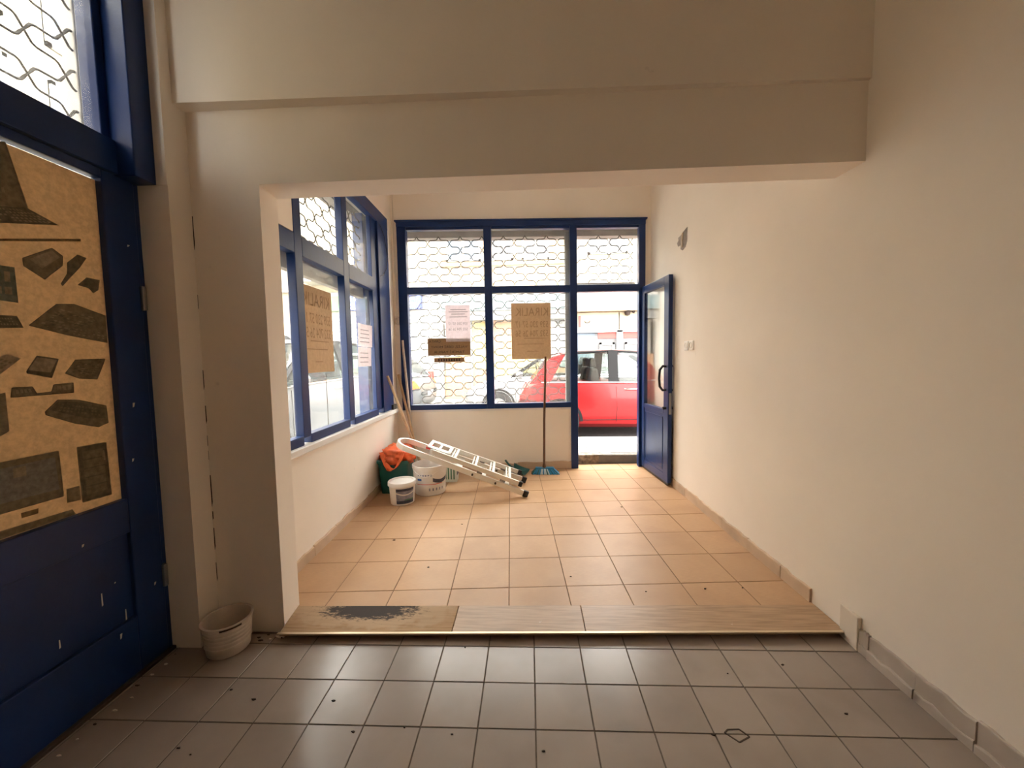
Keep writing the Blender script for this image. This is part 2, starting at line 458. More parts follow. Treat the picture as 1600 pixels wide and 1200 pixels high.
ff = obj('floor_far_end', MB().box(-1.66, XR(-2.7) + .02, -2.75, -.15, -.1, -.001), 'floor_far', fl)
ROW = .192
room_low = [(-1.612, -.15), (XR(-.15), -.15), (XR(1.76), 1.765), (-1.612, 1.70)]
tiles(fl, 'tile_grey', 'tile', lambda i, j: (.005 + .2 * i, 1.649 - ROW * j), -9, 8, -1, 10, .0042, room_low, 0)

fu = own(struct(obj('floor_raised', MB().prism([(-1.50, 1.735), (XR(1.7) + .02, 1.775), (XR(4.6) + .02, 4.62), (-1.55, 4.56)], -.1, ZU - .0022), 'grout_peach'), 'peach ceramic tiled floor of the raised part by the windows', 'floor'))
room_up = [(XL(1.89), 1.893 + .02 * XL(1.9)), (XR(1.92), 1.893 + .02 * 1.4), (XR(4.6), 4.335 + .06 * 1.34 + .13), (XL(4.2), YB(-1.45) + .13)]
T = .312
def up_node(i, j):
    x, y = -.119 + .088 + T * i, 2.05 + .310 * j
    return (x - .046 * y, y + .056 * x)
tiles(fu, 'tile_peach', 'tile', up_node, -5, 6, -1, 9, .0042, room_up, ZU)

# threshold planks on the step edge
st = struct(empty('trim_2', (.12, 1.79, 0)), 'worn wood-look plank edging the step between the floors', 'threshold')
def step_y(x, t): return (1.700 + .0227 * x) * (1 - t) + (1.893 + .0190 * x) * t
for a, b, mt in ((-1.165, -.372, 'plank_stained'), (-.368, .238, 'plank_wood'), (.242, XR(1.8) - .003, 'plank_wood')):
    poly = [(a - (0.0), step_y(a, .03)), (b, step_y(b, .03)), (b, step_y(b, 1)), (a - (.028 if a < -1 else 0), step_y(a, 1))]
    c = ((a + b) / 2, 1.79); me = slab([(p[0] - c[0], p[1] - c[1]) for p in poly], -.012, 0, .001).mesh('plank'); me.materials.append(MATS[mt])
    o = link(bpy.data.objects.new('plank', me), st); o.matrix_parent_inverse = WORLD_INV[st.name]; o.location = (c[0], c[1], ZU + .0015)
obj('edging_strip', MB().bar((-1.172, step_y(-1.17, 0), ZU - .001), (XR(1.73), step_y(1.39, 0), ZU - .001), .012, .006), 'strip_brass', st)
obj('riser', MB().bar((-1.172, step_y(-1.17, 0) + .030, ZU / 2 - .006), (XR(1.73), step_y(1.39, 0) + .030, ZU / 2 - .006), .012, .032), 'plank_wood', st)

# skirtings: every tile a piece of its own
def skirting(name, label, pts, h, th, length, mat, z, seed, start=0):
    """pts: two floor points along the wall, room side on the left of a->b."""
    rnd = random.Random(seed)
    r = struct(empty(name, (pts[0][0], pts[0][1], z)), label, 'skirting')
    a, b = Vector(pts[0]), Vector(pts[1]); d = (b - a); L = d.length; d.normalize(); n = Vector((-d.y, d.x))
    s = -start
    while s < L:
        s0, s1 = max(s, 0) + .0015, min(s + length, L) - .0015
        if s1 - s0 > .02:
            hh = h + rnd.uniform(-.007, .006); t2 = th + rnd.uniform(-.002, .003); k = 6
            P0, P1 = a + d * s0, a + d * s1
            m = MB(); top = []
            rows = []
            for i in range(k + 1):
                p = P0.lerp(P1, i / k); zt = z + hh + (rnd.uniform(-.008, .004) if 0 < i < k else rnd.uniform(-.003, .002))
                rows.append([(p.x - n.x * .005, p.y - n.y * .005, z), (p.x - n.x * .005, p.y - n.y * .005, zt), (p.x + n.x * t2 * .8, p.y + n.y * t2 * .8, zt), (p.x + n.x * t2, p.y + n.y * t2, zt - .004), (p.x + n.x * t2, p.y + n.y * t2, z)])
            m.grid(rows); m.smooth = False
            m.f += [tuple(range(5)), tuple(reversed(range(k * 5, k * 5 + 5)))]
            obj('skirting_tile', m, mat, r)
        s += length
skirting('baseboard_left', 'chipped peach skirting tiles along the left window wall', [(XL(4.24), 4.24), (XL(1.9), 1.9)], .068, .012, .31, 'tile_base', ZU - .003, 1)
skirting('baseboard_back', 'peach skirting tiles under the barred far window', [(.478, YB(.478)), (-1.44, YB(-1.44))], .082, .012, .31, 'tile_base', ZU - .003, 2)
skirting('baseboard_right', 'worn peach skirting tiles on the raised right side', [(XR(1.94), 1.94), (XR(4.35), 4.35)], .078, .012, .32, 'tile_base', ZU - .003, 3, .1)
skirting('baseboard_right_low', 'grey cracked skirting tiles along the lower right wall', [(XR(-.1), -.1), (XR(1.655), 1.655)], .105, .010, ROW, 'tile_base_grey', -.002, 4, .02)
skirting('baseboard_right_foot', 'thin second course at the foot of the grey skirting', [(XR(-.1) - .008, -.1), (XR(1.655) - .008, 1.655)], .036, .010, ROW, 'tile_base_grey', -.002, 5, .02)
b0 = MB().prism([(XR(1.66) - .020, 1.655), (XR(1.66), 1.655), (XR(1.76), 1.765), (XR(1.76) - .012, 1.755)], -.01, .145)
struct(obj('trim_3', b0, 'plaster_chip', bevel=.003), 'lump of rough filler where the step meets the right wall', 'filler')

# ------------------------------------------------------------------ far window (window_1)
w1 = struct(empty('window_1', (-.45, YB(-.45), .7)), 'blue steel shop window with four barred panes beside the doorway', 'window')
def part(name, mat, parent, fn, *boxes, bevel=.004):
    m = MB()
    for b in boxes: m.box(*b, fn)
    return obj(name, m, mat, parent, bevel)
FD = (-.055, .022)
part('frame_head', 'blue_paint', w1, Bk, (-1.395, 1.285, 2.695, 2.752, FD[0], .03))
part('frame_cap', 'blue_paint', w1, Bk, (-1.41, 1.30, 2.748, 2.764, -.03, .045))
part('frame_post', 'blue_paint', w1, Bk, (-1.395, -1.30, .722, 2.70, *FD))
part('mullion', 'blue_paint', w1, Bk, (-.468, -.385, .722, 2.70, *FD))
part('mullion', 'blue_paint', w1, Bk, (.462, .54, ZU, 2.70, *FD))
part('frame_post', 'blue_paint', w1, Bk, (1.215, 1.285, ZU, 2.70, *FD))
for a, b in ((-1.30, -.468), (-.385, .462), (.54, 1.215)):
    part('transom', 'blue_paint', w1, Bk, (a, b, 1.985, 2.06, *FD))
    part('head_bead', 'blue_paint', w1, Bk, (a, b, 2.668, 2.698, -.06, .008), bevel=.002)
for a, b in ((-1.30, -.468), (-.385, .462)):
    part('bottom_rail', 'blue_paint', w1, Bk, (a, b, .722, .778, *FD))
def pane(parent, fn, a, b, c, d, off=-.03, mat='window_glass'):
    return part('pane', mat, parent, fn, (a - .006, b + .006, c - .006, d + .006, off - .004, off), bevel=0)
for a, b in ((-1.30, -.468), (-.385, .462)):
    pane(w1, Bk, a, b, .778, 1.985); pane(w1, Bk, a, b, 2.06, 2.67)
pane(w1, Bk, .54, 1.215, 2.06, 2.67)
# white sill edge and door reveal edge
struct(obj('trim_4', MB().box(-1.44, .49, .698, .723, -.1, .006, Bk), 'white_paint', bevel=.003), 'thin white ledge under the barred far window', 'sill')
struct(obj('trim_5', MB().box(.470, .492, .11, .70, -.05, .010, Bk), 'white_paint', bevel=.003), 'white corner bead at the end of the low far wall', 'trim')

# left window (window_2)
w2 = struct(empty('window_2', (XL(3), 3, .74)), 'wide blue side window with a kraft notice on its middle pane', 'window')
LD = (-.052, .004)
part('frame_head', 'blue_paint', w2, Lf, (2.345, 4.10, 2.615, 2.735, -.052, .010))
part('jamb_board', 'blue_paint', w2, Lf, (3.80, 4.10, .76, 2.62, -.052, .008))
part('jamb_stile', 'blue_paint', w2, Lf, (3.66, 3.80, .80, 2.62, -.052, -.012))
part('mullion', 'blue_paint', w2, Lf, (2.345, 2.43, .80, 2.62, *LD))
part('mullion', 'blue_paint', w2, Lf, (3.02, 3.115, .80, 2.62, *LD))
for a, b in ((1.95, 2.345), (2.43, 3.02), (3.115, 3.66)):
    part('transom', 'blue_paint', w2, Lf, (a, b, 1.93, 2.05, *LD))
    part('bottom_rail', 'blue_paint', w2, Lf, (a, b, .755, .815, *LD))
    pane(w2, Lf, a, b, .815, 1.93, -.040)
for a, b in ((2.43, 3.02), (3.115, 3.66)): pane(w2, Lf, a, b, 2.05, 2.62, -.040)
part('crack_tape', 'wire_steel', w2, Lf, (2.752, 2.756, .815, 1.18, -.046, -.043), bevel=0)
struct(obj('trim_6', MB().box(1.9, 4.22, .715, .757, -.15, .035, Lf), 'white_paint', bevel=.005), 'bright white window ledge on the left wall', 'sill')

# near left shop door (door_2) with glazed light above (window_3)
d2 = struct(empty('door_2', (-1.615, 1.15, 0)), 'dark blue shop door with a faded computer-parts poster', 'door')
part('stile', 'blue_paint', d2, Kd, (1.472, 1.596, .015, 2.02, -.045, 0))
part('stile', 'blue_paint', d2, Kd, (.68, .80, .015, 2.02, -.045, 0))
part('top_rail', 'blue_paint', d2, Kd, (.80, 1.472, 1.985, 2.02, -.045, 0))
part('lock_rail', 'blue_paint', d2, Kd, (.80, 1.472, .60, .738, -.045, 0))
part('bottom_rail', 'blue_paint', d2, Kd, (.80, 1.472, .015, .25, -.045, 0))
part('kick_panel', 'blue_paint', d2, Kd, (.79, 1.48, .24, .61, -.035, -.016))
part('pane', 'door_glass', d2, Kd, (.79, 1.48, .73, 1.99, -.036, -.031), bevel=0)
part('hinge', 'lock_metal', d2, Kd, (1.588, 1.606, 1.50, 1.60, -.01, .012))
part('hinge', 'lock_metal', d2, Kd, (1.588, 1.606, .30, .40, -.01, .012))
rf = random.Random(5)
for y_, z_, h_ in ((1.30, .62, .010), (1.41, .42, .006), (1.36, .36, .05), (1.44, .25, .045), (1.40, .20, .02), (1.22, .30, .03), (1.55, .33, .012), (1.52, 1.10, .018), (1.50, .88, .012), (1.55, 1.75, .008)):
    obj('paint_fleck', MB().prism([(y_, z_), (y_ + .005, z_ + .002), (y_ + .004 + rf.uniform(0, .006), z_ + h_), (y_ + .001, z_ + h_)], -.001, .0012, Kd) if not (.24 < z_ < .61 and y_ < 1.472) else MB().prism([(y_, z_), (y_ + .005, z_ + .002), (y_ + .004, z_ + h_), (y_ + .001, z_ + h_)], -.017, -.0152, Kd), 'cord_white', d2)
w3 = struct(empty('window_3', (-1.615, 1.1, 2.02)), 'dark blue framed light above the poster door', 'window')
part('transom', 'blue_paint', w3, Kd, (.62, 1.535, 2.022, 2.15, -.07, .012))
part('jamb', 'blue_paint', w3, Kd, (1.525, 1.615, 2.015, 2.95, -.1, .082))
part('stop', 'blue_paint', w3, Kd, (1.495, 1.527, 2.145, 2.95, -.08, -.01))
part('frame_head', 'blue_paint', w3, Kd, (.62, 1.53, 2.88, 2.95, -.07, .012))
part('frame_post', 'blue_paint', w3, Kd, (.60, .68, .0, 2.95, -.07, .012))
part('door_jamb', 'blue_paint', w3, Kd, (1.598, 1.618, 0, 2.02, -.07, -.004))
pane(w3, Kd, .68, 1.50, 2.15, 2.88, -.04)
struct(obj('trim_7', MB().box(.6, 1.62, -.02, .013, -.12, .012, Kd), 'debris', bevel=.003), 'dirty sill under the dark blue poster door', 'sill')

# poster filling the door light, flat print of computer parts
ad = own(tag(obj('poster', MB().box(.80, 1.472, .738, 1.978, -.028, -.0265, Kd), 'ad_paper'), 'faded tan poster of computer parts filling the dark blue door', 'poster'))
ART = [
    ('print_mid', [(1.152, 1.952), (1.214, 1.980), (1.255, 1.796), (1.138, 1.766)]),
    ('print_dark', [(1.138, 1.762), (1.254, 1.794), (1.342, 1.766), (1.134, 1.708)]),
    ('print_shadow', [(1.130, 1.658), (1.406, 1.739), (1.405, 1.729), (1.129, 1.650)]),
    ('print_teal', [(1.124, 1.587), (1.208, 1.591), (1.209, 1.478), (1.116, 1.482)]),
    ('print_dark', [(1.113, 1.432), (1.202, 1.436), (1.216, 1.399), (1.109, 1.389)]),
    ('print_mid', [(1.230, 1.625), (1.313, 1.680), (1.343, 1.660), (1.339, 1.626), (1.284, 1.568), (1.231, 1.601)]),
    ('print_light', [(1.247, 1.627), (1.312, 1.672), (1.335, 1.654), (1.281, 1.604)]),
    ('print_dark', [(1.355, 1.641), (1.391, 1.679), (1.420, 1.673), (1.396, 1.634), (1.335, 1.554), (1.330, 1.562), (1.352, 1.602)]),
    ('print_dark', [(1.382, 1.567), (1.414, 1.601), (1.459, 1.600), (1.451, 1.560), (1.432, 1.545), (1.418, 1.562)]),
    ('print_mid', [(1.230, 1.408), (1.311, 1.488), (1.364, 1.495), (1.466, 1.465), (1.465, 1.361), (1.335, 1.383)]),
    ('print_light', [(1.101, 1.284), (1.168, 1.312), (1.202, 1.300), (1.174, 1.273), (1.146, 1.249), (1.100, 1.270)]),
    ('print_dark', [(1.212, 1.257), (1.243, 1.308), (1.302, 1.297), (1.278, 1.233), (1.213, 1.251)]),
    ('print_light', [(1.217, 1.261), (1.244, 1.303), (1.298, 1.295), (1.277, 1.251)]),
    ('print_mid', [(1.319, 1.247), (1.353, 1.294), (1.453, 1.297), (1.420, 1.221), (1.360, 1.227)]),
    ('print_mid', [(1.167, 1.176), (1.172, 1.206), (1.223, 1.206), (1.233, 1.182), (1.274, 1.185), (1.282, 1.209), (1.340, 1.212), (1.339, 1.177)]),
    ('print_mid', [(1.251, 1.119), (1.289, 1.155), (1.353, 1.148), (1.443, 1.116), (1.445, 1.050), (1.410, 1.039), (1.331, 1.067), (1.252, 1.108)]),
    ('print_dark', [(1.264, 1.124), (1.290, 1.148), (1.353, 1.141), (1.436, 1.109), (1.437, 1.069), (1.379, 1.076), (1.300, 1.108)]),
    ('print_mid', [(1.093, 1.177), (1.156, 1.193), (1.156, 1.071), (1.082, 1.026)]),
    ('print_mid', [(1.078, 0.976), (1.277, 0.977), (1.280, 0.817), (1.066, 0.820)]),
    ('print_blue', [(1.077, 0.957), (1.266, 0.959), (1.271, 0.845), (1.070, 0.850)]),
    ('print_dark', [(1.334, 0.977), (1.430, 0.975), (1.435, 0.769), (1.337, 0.773)]),
    ('print_mid', [(1.291, 0.838), (1.331, 0.837), (1.331, 0.784), (1.289, 0.788)]),
    ('print_mid', [(1.062, 0.767), (1.303, 0.760), (1.313, 0.739), (1.060, 0.742)]),
    ('print_shadow', [(1.164, 0.802), (1.209, 0.801), (1.207, 0.784), (1.164, 0.785)]),
    ('print_mid', [(.84, 1.90), (1.12, 1.96), (1.10, 1.74), (.83, 1.70)]),
    ('print_mid', [(.83, .98), (1.04, .98), (1.04, .82), (.83, .82)])]
def print_shapes():
    for k, (mt, poly) in enumerate(ART):
        d = -.0262 + .00006 * (k % 5) + (.0004 if mt in ('print_light', 'print_blue') or (mt == 'print_dark' and k == 16) else 0)
        m = MB().prism(poly, d - .0002, d, Kd)
        obj('print', m, mt, ad)
    # keys, chips, bays and outlines of the printed parts
    r = random.Random(3)
    def at(q, u, v):
        (a0, a1), (b0, b1), (c0, c1), (d0, d1) = q
        return (a0 * (1 - u) * (1 - v) + b0 * u * (1 - v) + c0 * u * v + d0 * (1 - u) * v, a1 * (1 - u) * (1 - v) + b1 * u * (1 - v) + c1 * u * v + d1 * (1 - u) * v)
    def fill(q, nu, nv, mat, keep=1.0, cover=.7, lift=-.0248, vary=0):
        m = MB()
        for i in range(nu):
            for j in range(nv):
                if r.random() > keep: continue
                cu, cv = cover * (1 - vary * r.random()), cover * (1 - vary * r.random())
                u0, v0 = (i + (1 - cu) / 2) / nu, (j + (1 - cv) / 2) / nv; u1, v1 = u0 + cu / nu, v0 + cv / nv
                m.prism([at(q, u0, v0), at(q, u1, v0), at(q, u1, v1), at(q, u0, v1)], lift - .0002, lift, Kd)
        obj('print', m, mat, ad)['kind'] = 'stuff'
    def outline(poly, mat, t=.0022, lift=-.0249):
        m = MB()
        for i in range(len(poly)):
            (a0, a1), (b0, b1) = poly[i], poly[(i + 1) % len(poly)]; L_ = math.hypot(b0 - a0, b1 - a1) or 1; nx, ny = -(b1 - a1) / L_ * t / 2, (b0 - a0) / L_ * t / 2
            m.prism([(a0 + nx, a1 + ny), (b0 + nx, b1 + ny), (b0 - nx, b1 - ny), (a0 - nx, a1 - ny)], lift - .0002, lift, Kd)
        obj('print', m, mat, ad)
    fill([(1.14, 1.757), (1.25, 1.788), (1.325, 1.766), (1.137, 1.715)], 14, 5, 'print_light', .8, .55)
    fill([(1.145, 1.95), (1.205, 1.965), (1.235, 1.82), (1.14, 1.79)], 4, 4, 'print_light', .5, .8, vary=.7)
    fill([(1.122, 1.575), (1.20, 1.58), (1.20, 1.492), (1.12, 1.49)], 3, 2, 'print_light', .5, .9, vary=.5)
    fill([(1.115, 1.425), (1.195, 1.43), (1.205, 1.405), (1.112, 1.398)], 12, 3, 'print_light', .8, .5)
    fill([(1.25, 1.41), (1.32, 1.475), (1.455, 1.452), (1.335, 1.392)], 9, 6, 'print_light', .55, .8, vary=.6)
    fill([(1.25, 1.41), (1.32, 1.475), (1.455, 1.452), (1.335, 1.392)], 8, 7, 'print_dark', .35, .9, -.0245, vary=.5)
    fill([(1.345, 1.385), (1.46, 1.37), (1.462, 1.40), (1.36, 1.41)], 7, 3, 'print_light', .7, .6, vary=.4)
    fill([(1.335, 1.25), (1.36, 1.288), (1.445, 1.29), (1.415, 1.23)], 7, 5, 'print_dark', .45, .85, vary=.5)
    fill([(1.335, 1.25), (1.36, 1.288), (1.445, 1.29), (1.415, 1.23)], 6, 4, 'print_light', .4, .7, -.0246, vary=.6)
    fill([(1.178, 1.182), (1.178, 1.203), (1.218, 1.203), (1.225, 1.185)], 1, 4, 'print_light', 1, .6)
    fill([(1.289, 1.187), (1.289, 1.205), (1.335, 1.208), (1.334, 1.186)], 1, 3, 'print_light', 1, .8)
    fill([(1.285, 1.115), (1.30, 1.143), (1.42, 1.112), (1.42, 1.078)], 3, 12, 'print_mid', .85, .6)
    fill([(1.12, 1.285), (1.165, 1.305), (1.195, 1.298), (1.15, 1.262)], 4, 3, 'print_mid', .6, .7, vary=.4)
    fill([(1.342, .96), (1.424, .958), (1.428, .79), (1.345, .793)], 1, 5, 'print_mid', .6, .85)
    fill([(1.41, .955), (1.424, .955), (1.426, .90), (1.412, .90)], 1, 1, 'print_light')
    fill([(1.08, .95), (1.26, .952), (1.265, .85), (1.075, .855)], 5, 3, 'print_light', .4, .95, vary=.4)
    for k in (5, 9, 11, 13, 14, 15): outline(ART[k][1], 'print_dark')
    for k in (0, 18, 20): outline(ART[k][1], 'print_mid', .004)
print_shapes()

# open glazed door leaf (door_1)
HX, HY = 1.262, YB(1.262) - .03
dv = Vector((.058, -.665, 0)); LW = dv.length; dv.normalize(); nv = Vector((-1, 0, 0)) - dv * Vector((-1, 0, 0)).dot(dv); nv.normalize()
def Dr(s, z, d): p = Vector((HX, HY, 0)) + dv * s + nv * d; return (p.x, p.y, z)
d1 = struct(empty('door_1', (HX, HY, ZU)), 'open blue half-glazed door folded back against the right wall', 'door')
part('stile', 'blue_paint', d1, Dr, (0, .075, .06, 2.02, -.02, .02))
part('stile', 'blue_paint', d1, Dr, (LW - .10, LW, .06, 2.02, -.02, .02))
part('top_rail', 'blue_paint', d1, Dr, (.075, LW - .10, 1.94, 2.02, -.02, .02))
part('lock_rail', 'blue_paint', d1, Dr, (.075, LW - .10, .715, .76, -.02, .019))
part('kick_panel', 'blue_paint', d1, Dr, (.07, LW - .095, .13, .72, -.008, .012))
part('bottom_rail', 'blue_paint', d1, Dr, (.075, LW - .10, .06, .135, -.02, .018))
part('pane', 'door_glass', d1, Dr, (.07, LW - .095, .75, 1.95, -.003, .003), bevel=0)
part('panel_bead', 'blue_paint', d1, Dr, (.10, LW - .13, .67, .68, .010, .016), (.10, LW - .13, .16, .17, .010, .016), (.10, .11, .16, .68, .010, .016), (LW - .14, LW - .13, .16, .68, .010, .016), bevel=0)
part('lock_plate', 'lock_metal', d1, Dr, (LW - .002, LW + .003, .72, .92, -.012, .012), bevel=.001)
for sg in (1, -1):
    s0 = LW - .05; pts = [Dr(s0, 1.17, sg * .015), Dr(s0, 1.175, sg * .05), Dr(s0, 1.14, sg * .078), Dr(s0, 1.06, sg * .085), Dr(s0, .98, sg * .078), Dr(s0, .945, sg * .05), Dr(s0, .95, sg * .015)]
    obj('pull_handle', MB().tube(pts, .012, 8), 'black_plastic', d1)
obj('lock_knob', MB().tube([Dr(LW - .05, .775, -.05), Dr(LW - .05, .775, .05)], .014, 10), 'black_plastic', d1)
obj('bottom_seal', MB().box(0, LW, .042, .062, -.012, .016, Dr), 'black_plastic', d1)

# threshold of the street door
struct(obj('trim_8', MB().box(.50, 1.30, -.05, .135, -.32, -.165, Bk), 'threshold_stone', bevel=.012), 'rough broken stone step below the open street doorway', 'step')

# ------------------------------------------------------------------ roller grilles
PX, PZ = .240, .0755
def wire_mesh(length, name='wire', r=.0055):
    pts = []; n = int(length / PX * 2) + 1
    for i in range(n + 1):
        x0 = i * PX / 2; up = i % 2
        zs, ze = (0, PZ) if not up else (PZ, 0)
        for fx, fz in ((0, 0), (.09, .22), (.17, .41), (.27, .49), (.73, .51), (.83, .59), (.91, .78)):
            x = x0 + PX / 2 * fx
            if x <= length + 1e-6: pts.append((x, 0, zs + (ze - zs) * fz))
    return MB().tube(pts, r, 4).mesh(name)
def grille(label, origin, direction, length, z0, z1, phase=0, sag=0):
    root = tag(empty('roller_grille', origin), label, 'grille')
    d = Vector(direction).normalized(); ang = math.atan2(d.y, d.x)
    ms = []
    for k in (0, 1):
        me = wire_mesh(length - (PX / 2 if k else 0)); me.materials.append(MATS['wire_steel']); ms.append(me)
    n = int((z1 - z0) / PZ)
    for j in range(n):
        k = (j + phase) % 2
        o = link(bpy.data.objects.new('wire', ms[k]), root)
        o.location = d * (PX / 2 if k else 0) + Vector((0, 0, z0 - origin[2] + j * PZ)); o.rotation_euler = (0, 0, ang)
    return root
gx = -1.34
grille('wavy wire roller grille lowered behind the four-pane far window', (gx, YB(gx) + .125, .74), (1, .06, 0), 1.86, .745, 2.70)
g_door = grille('wavy wire roller grille half raised above the open street doorway', (.56, YB(.56) + .135, 2.05), (1, .06, 0), .66, 2.10, 2.68, 1)
g_side = grille('wavy wire roller grille across the top of the side window', (XL(2.2) - .13, 2.15, 2.02), (-.03, 1, 0), 1.55, 2.02, 2.68, 0)
grille('wavy wire roller grille outside the light above the poster door', (-1.615 - .14, .66, 2.12), (0, 1, 0), .92, 2.08, 2.93, 1)
def boxes_of(name, label, cat, mat, fn, *bx, bevel=.004, group=None):
    m = MB()
    for b in bx: m.box(*b, fn)
    return tag(obj(name, m, mat, bevel=bevel), label, cat, group)
boxes_of('shutter_box', 'grey roller housing outside above the far window', 'shutter box', 'shutter_box', Bk, (-1.395, 1.285, 2.645, 2.80, -.34, -.205))
boxes_of('shutter_box', 'grey roller housing outside above the side window', 'shutter box', 'shutter_box', Lf, (1.95, 4.1, 2.66, 2.80, -.34, -.205))
boxes_of('shutter_guide', 'grey channel rail outside the second far pane', 'guide rail', 'facade_grey', Bk, (.42, .50, .70, 2.66, -.20, -.085))
boxes_of('shutter_guide', 'blue channel rail outside the end of the side window', 'guide rail', 'blue_paint', Lf, (3.70, 3.80, .70, 2.66, -.20, -.10))
boxes_of('shutter_guide', 'pale channel rail outside the light above the poster door', 'guide rail', 'facade_white', Kd, (1.535, 1.60, 2.10, 2.95, -.19, -.13))
part('bottom_bar', 'shutter_box', g_door, Bk, (.545, 1.21, 2.062, 2.105, -.15, -.11))
part('bottom_bar', 'shutter_box', g_side, Lf, (1.96, 3.68, 1.86, 2.02, -.16, -.11))

# ------------------------------------------------------------------ notices
def text_mesh(body, size, mirror=True):
    cu = bpy.data.curves.new('lettering', 'FONT'); cu.body = body; cu.size = size; cu.align_x = 'CENTER'; cu.align_y = 'CENTER'; cu.resolution_u = 3
    o = bpy.data.objects.new('tmp', cu); COL.objects.link(o)
    dg = bpy.context.evaluated_depsgraph_get(); me = bpy.data.meshes.new_from_object(o.evaluated_get(dg))
    vs = [(-v.co.x if mirror else v.co.x, v.co.y) for v in me.vertices]; fs = [tuple(p.vertices) for p in me.polygons]
    bpy.data.objects.remove(o); bpy.data.meshes.remove(me); bpy.data.curves.remove(cu)
    return vs, fs
def letters(parent, fn, body, cx, cz, h, width, off, mat):
    vs, fs = text_mesh(body, 1)
    x0, x1 = min(v[0] for v in vs), max(v[0] for v in vs); y0, y1 = min(v[1] for v in vs), max(v[1] for v in vs)
    m = MB().add([fn(cx + (v[0] - (x0 + x1) / 2) / (x1 - x0) * width, cz + (v[1] - (y0 + y1) / 2) / (y1 - y0) * h, off) for v in vs], fs)
    obj('lettering', m, mat, parent)
def rule(parent, fn, a, b, z, t, off, mat): obj('line', MB().box(a, b, z, z + t, off - .0002, off, fn), mat, parent)
def sheet(name, label, fn, a, b, z0, z1, off, mat, curl=0, cat='notice', group=None):
    rows = []
    for side in (0, -.0008):
        rows += []
    n = 10; m = MB(); R1 = []
    for i in range(n + 1):
        t = i / n; c = curl * (2 * t - 1) ** 2
        R1.append([fn(a + (b - a) * t, z0 + (z1 - z0) * u, off + c * (.4 + .6 * u)) for u in (0, .25, .5, .75, 1)])
    m.grid(R1)
    R2 = [[fn(a + (b - a) * i / n, z0 + (z1 - z0) * u, off - .0009 + curl * (2 * i / n - 1) ** 2 * (.4 + .6 * u)) for u in (0, .25, .5, .75, 1)] for i in range(n + 1)]
    m.grid(R2)
    return own(tag(obj(name, m, mat), label, cat, group))
p = sheet('notice', 'kraft brown to-let notice on the far window behind the broom handle', Bk, -.185, .25, 1.262, 1.878, -.024, 'kraft')
letters(p, Bk, 'KIRALIK', .04, 1.782, .088, .36, -.0228, 'kraft_ink')
letters(p, Bk, '539 230 57 17', .04, 1.645, .068, .36, -.0228, 'kraft_ink')
letters(p, Bk, '532 704 26 56', .04, 1.545, .068, .36, -.0228, 'kraft_ink')
for z, a, b in ((1.488, -.05, .19), (1.425, -.12, .17), (1.345, -.02, .12)): rule(p, Bk, a, b, z, .006, -.0228, 'kraft_ink')
p = sheet('notice', 'kraft brown to-let notice hanging on the side window', Lf, 2.425, 2.87, 1.20, 1.775, -.036, 'kraft')
letters(p, Lf, 'KIRALIK', 2.65, 1.69, .085, .36, -.0345, 'kraft_ink')
letters(p, Lf, '539 230 57 17', 2.65, 1.565, .068, .36, -.0345, 'kraft_ink')
letters(p, Lf, '532 704 26 56', 2.65, 1.468, .068, .36, -.0345, 'kraft_ink')
for z, a, b in ((1.41, 2.55, 2.80), (1.355, 2.5, 2.78), (1.27, 2.6, 2.70)): rule(p, Lf, a, b, z, .006, -.0345, 'kraft_ink')
p = sheet('notice', 'creased white paper notice above the dark brown sign', Bk, -.905, -.635, 1.468, 1.868, -.0195, 'white_paper', .004)
for z, a, b in ((1.815, -.85, -.68), (1.79, -.87, -.66), (1.765, -.84, -.69), (1.735, -.86, -.67)): rule(p, Bk, a, b, z, .007, -.0155, 'ink_grey')
letters(p, Bk, '539 230 57 17', -.77, 1.665, .030, .21, -.0175, 'ink_grey')
letters(p, Bk, '532 704 26 56', -.77, 1.605, .030, .21, -.0175, 'ink_grey')
p = sheet('notice', 'dark brown bag-repair sign on the first far pane', Bk, -1.11, -.64, 1.318, 1.508, -.026, 'brown_sign')
letters(p, Bk, 'ÇANTA', -1.03, 1.472, .034, .13, -.0245, 'ink_dark')
letters(p, Bk, 'VALİZ, DERİ MONT', -.875, 1.415, .036, .40, -.0245, 'ink_dark')
letters(p, Bk, 'TAMİRİ YAPILIR', -.875, 1.360, .036, .34, -.0245, 'ink_dark')
p = sheet('notice', 'narrow dark brown strip under the bag-repair sign', Bk, -1.045, -.712, 1.244, 1.294, -.026, 'brown_sign')
for i in range(9): rule(p, Bk, -1.0 + i * .028, -.982 + i * .028, 1.256, .026, -.0248, 'ink_dark')
p = sheet('notice', 'upper torn white paper on the end pane of the side window', Lf, 3.32, 3.64, 1.40, 1.60, -.036, 'white_paper', .012)
for i in range(4): rule(p, Lf, 3.36, 3.58, 1.44 + i * .035, .007, -.0325, 'ink_grey')
p = sheet('notice', 'lower white paper on the end pane of the side window', Lf, 3.305, 3.60, 1.225, 1.395, -.036, 'white_paper', .010)
for i in range(3): rule(p, Lf, 3.35, 3.54, 1.26 + i * .04, .007, -.0325, 'ink_grey')

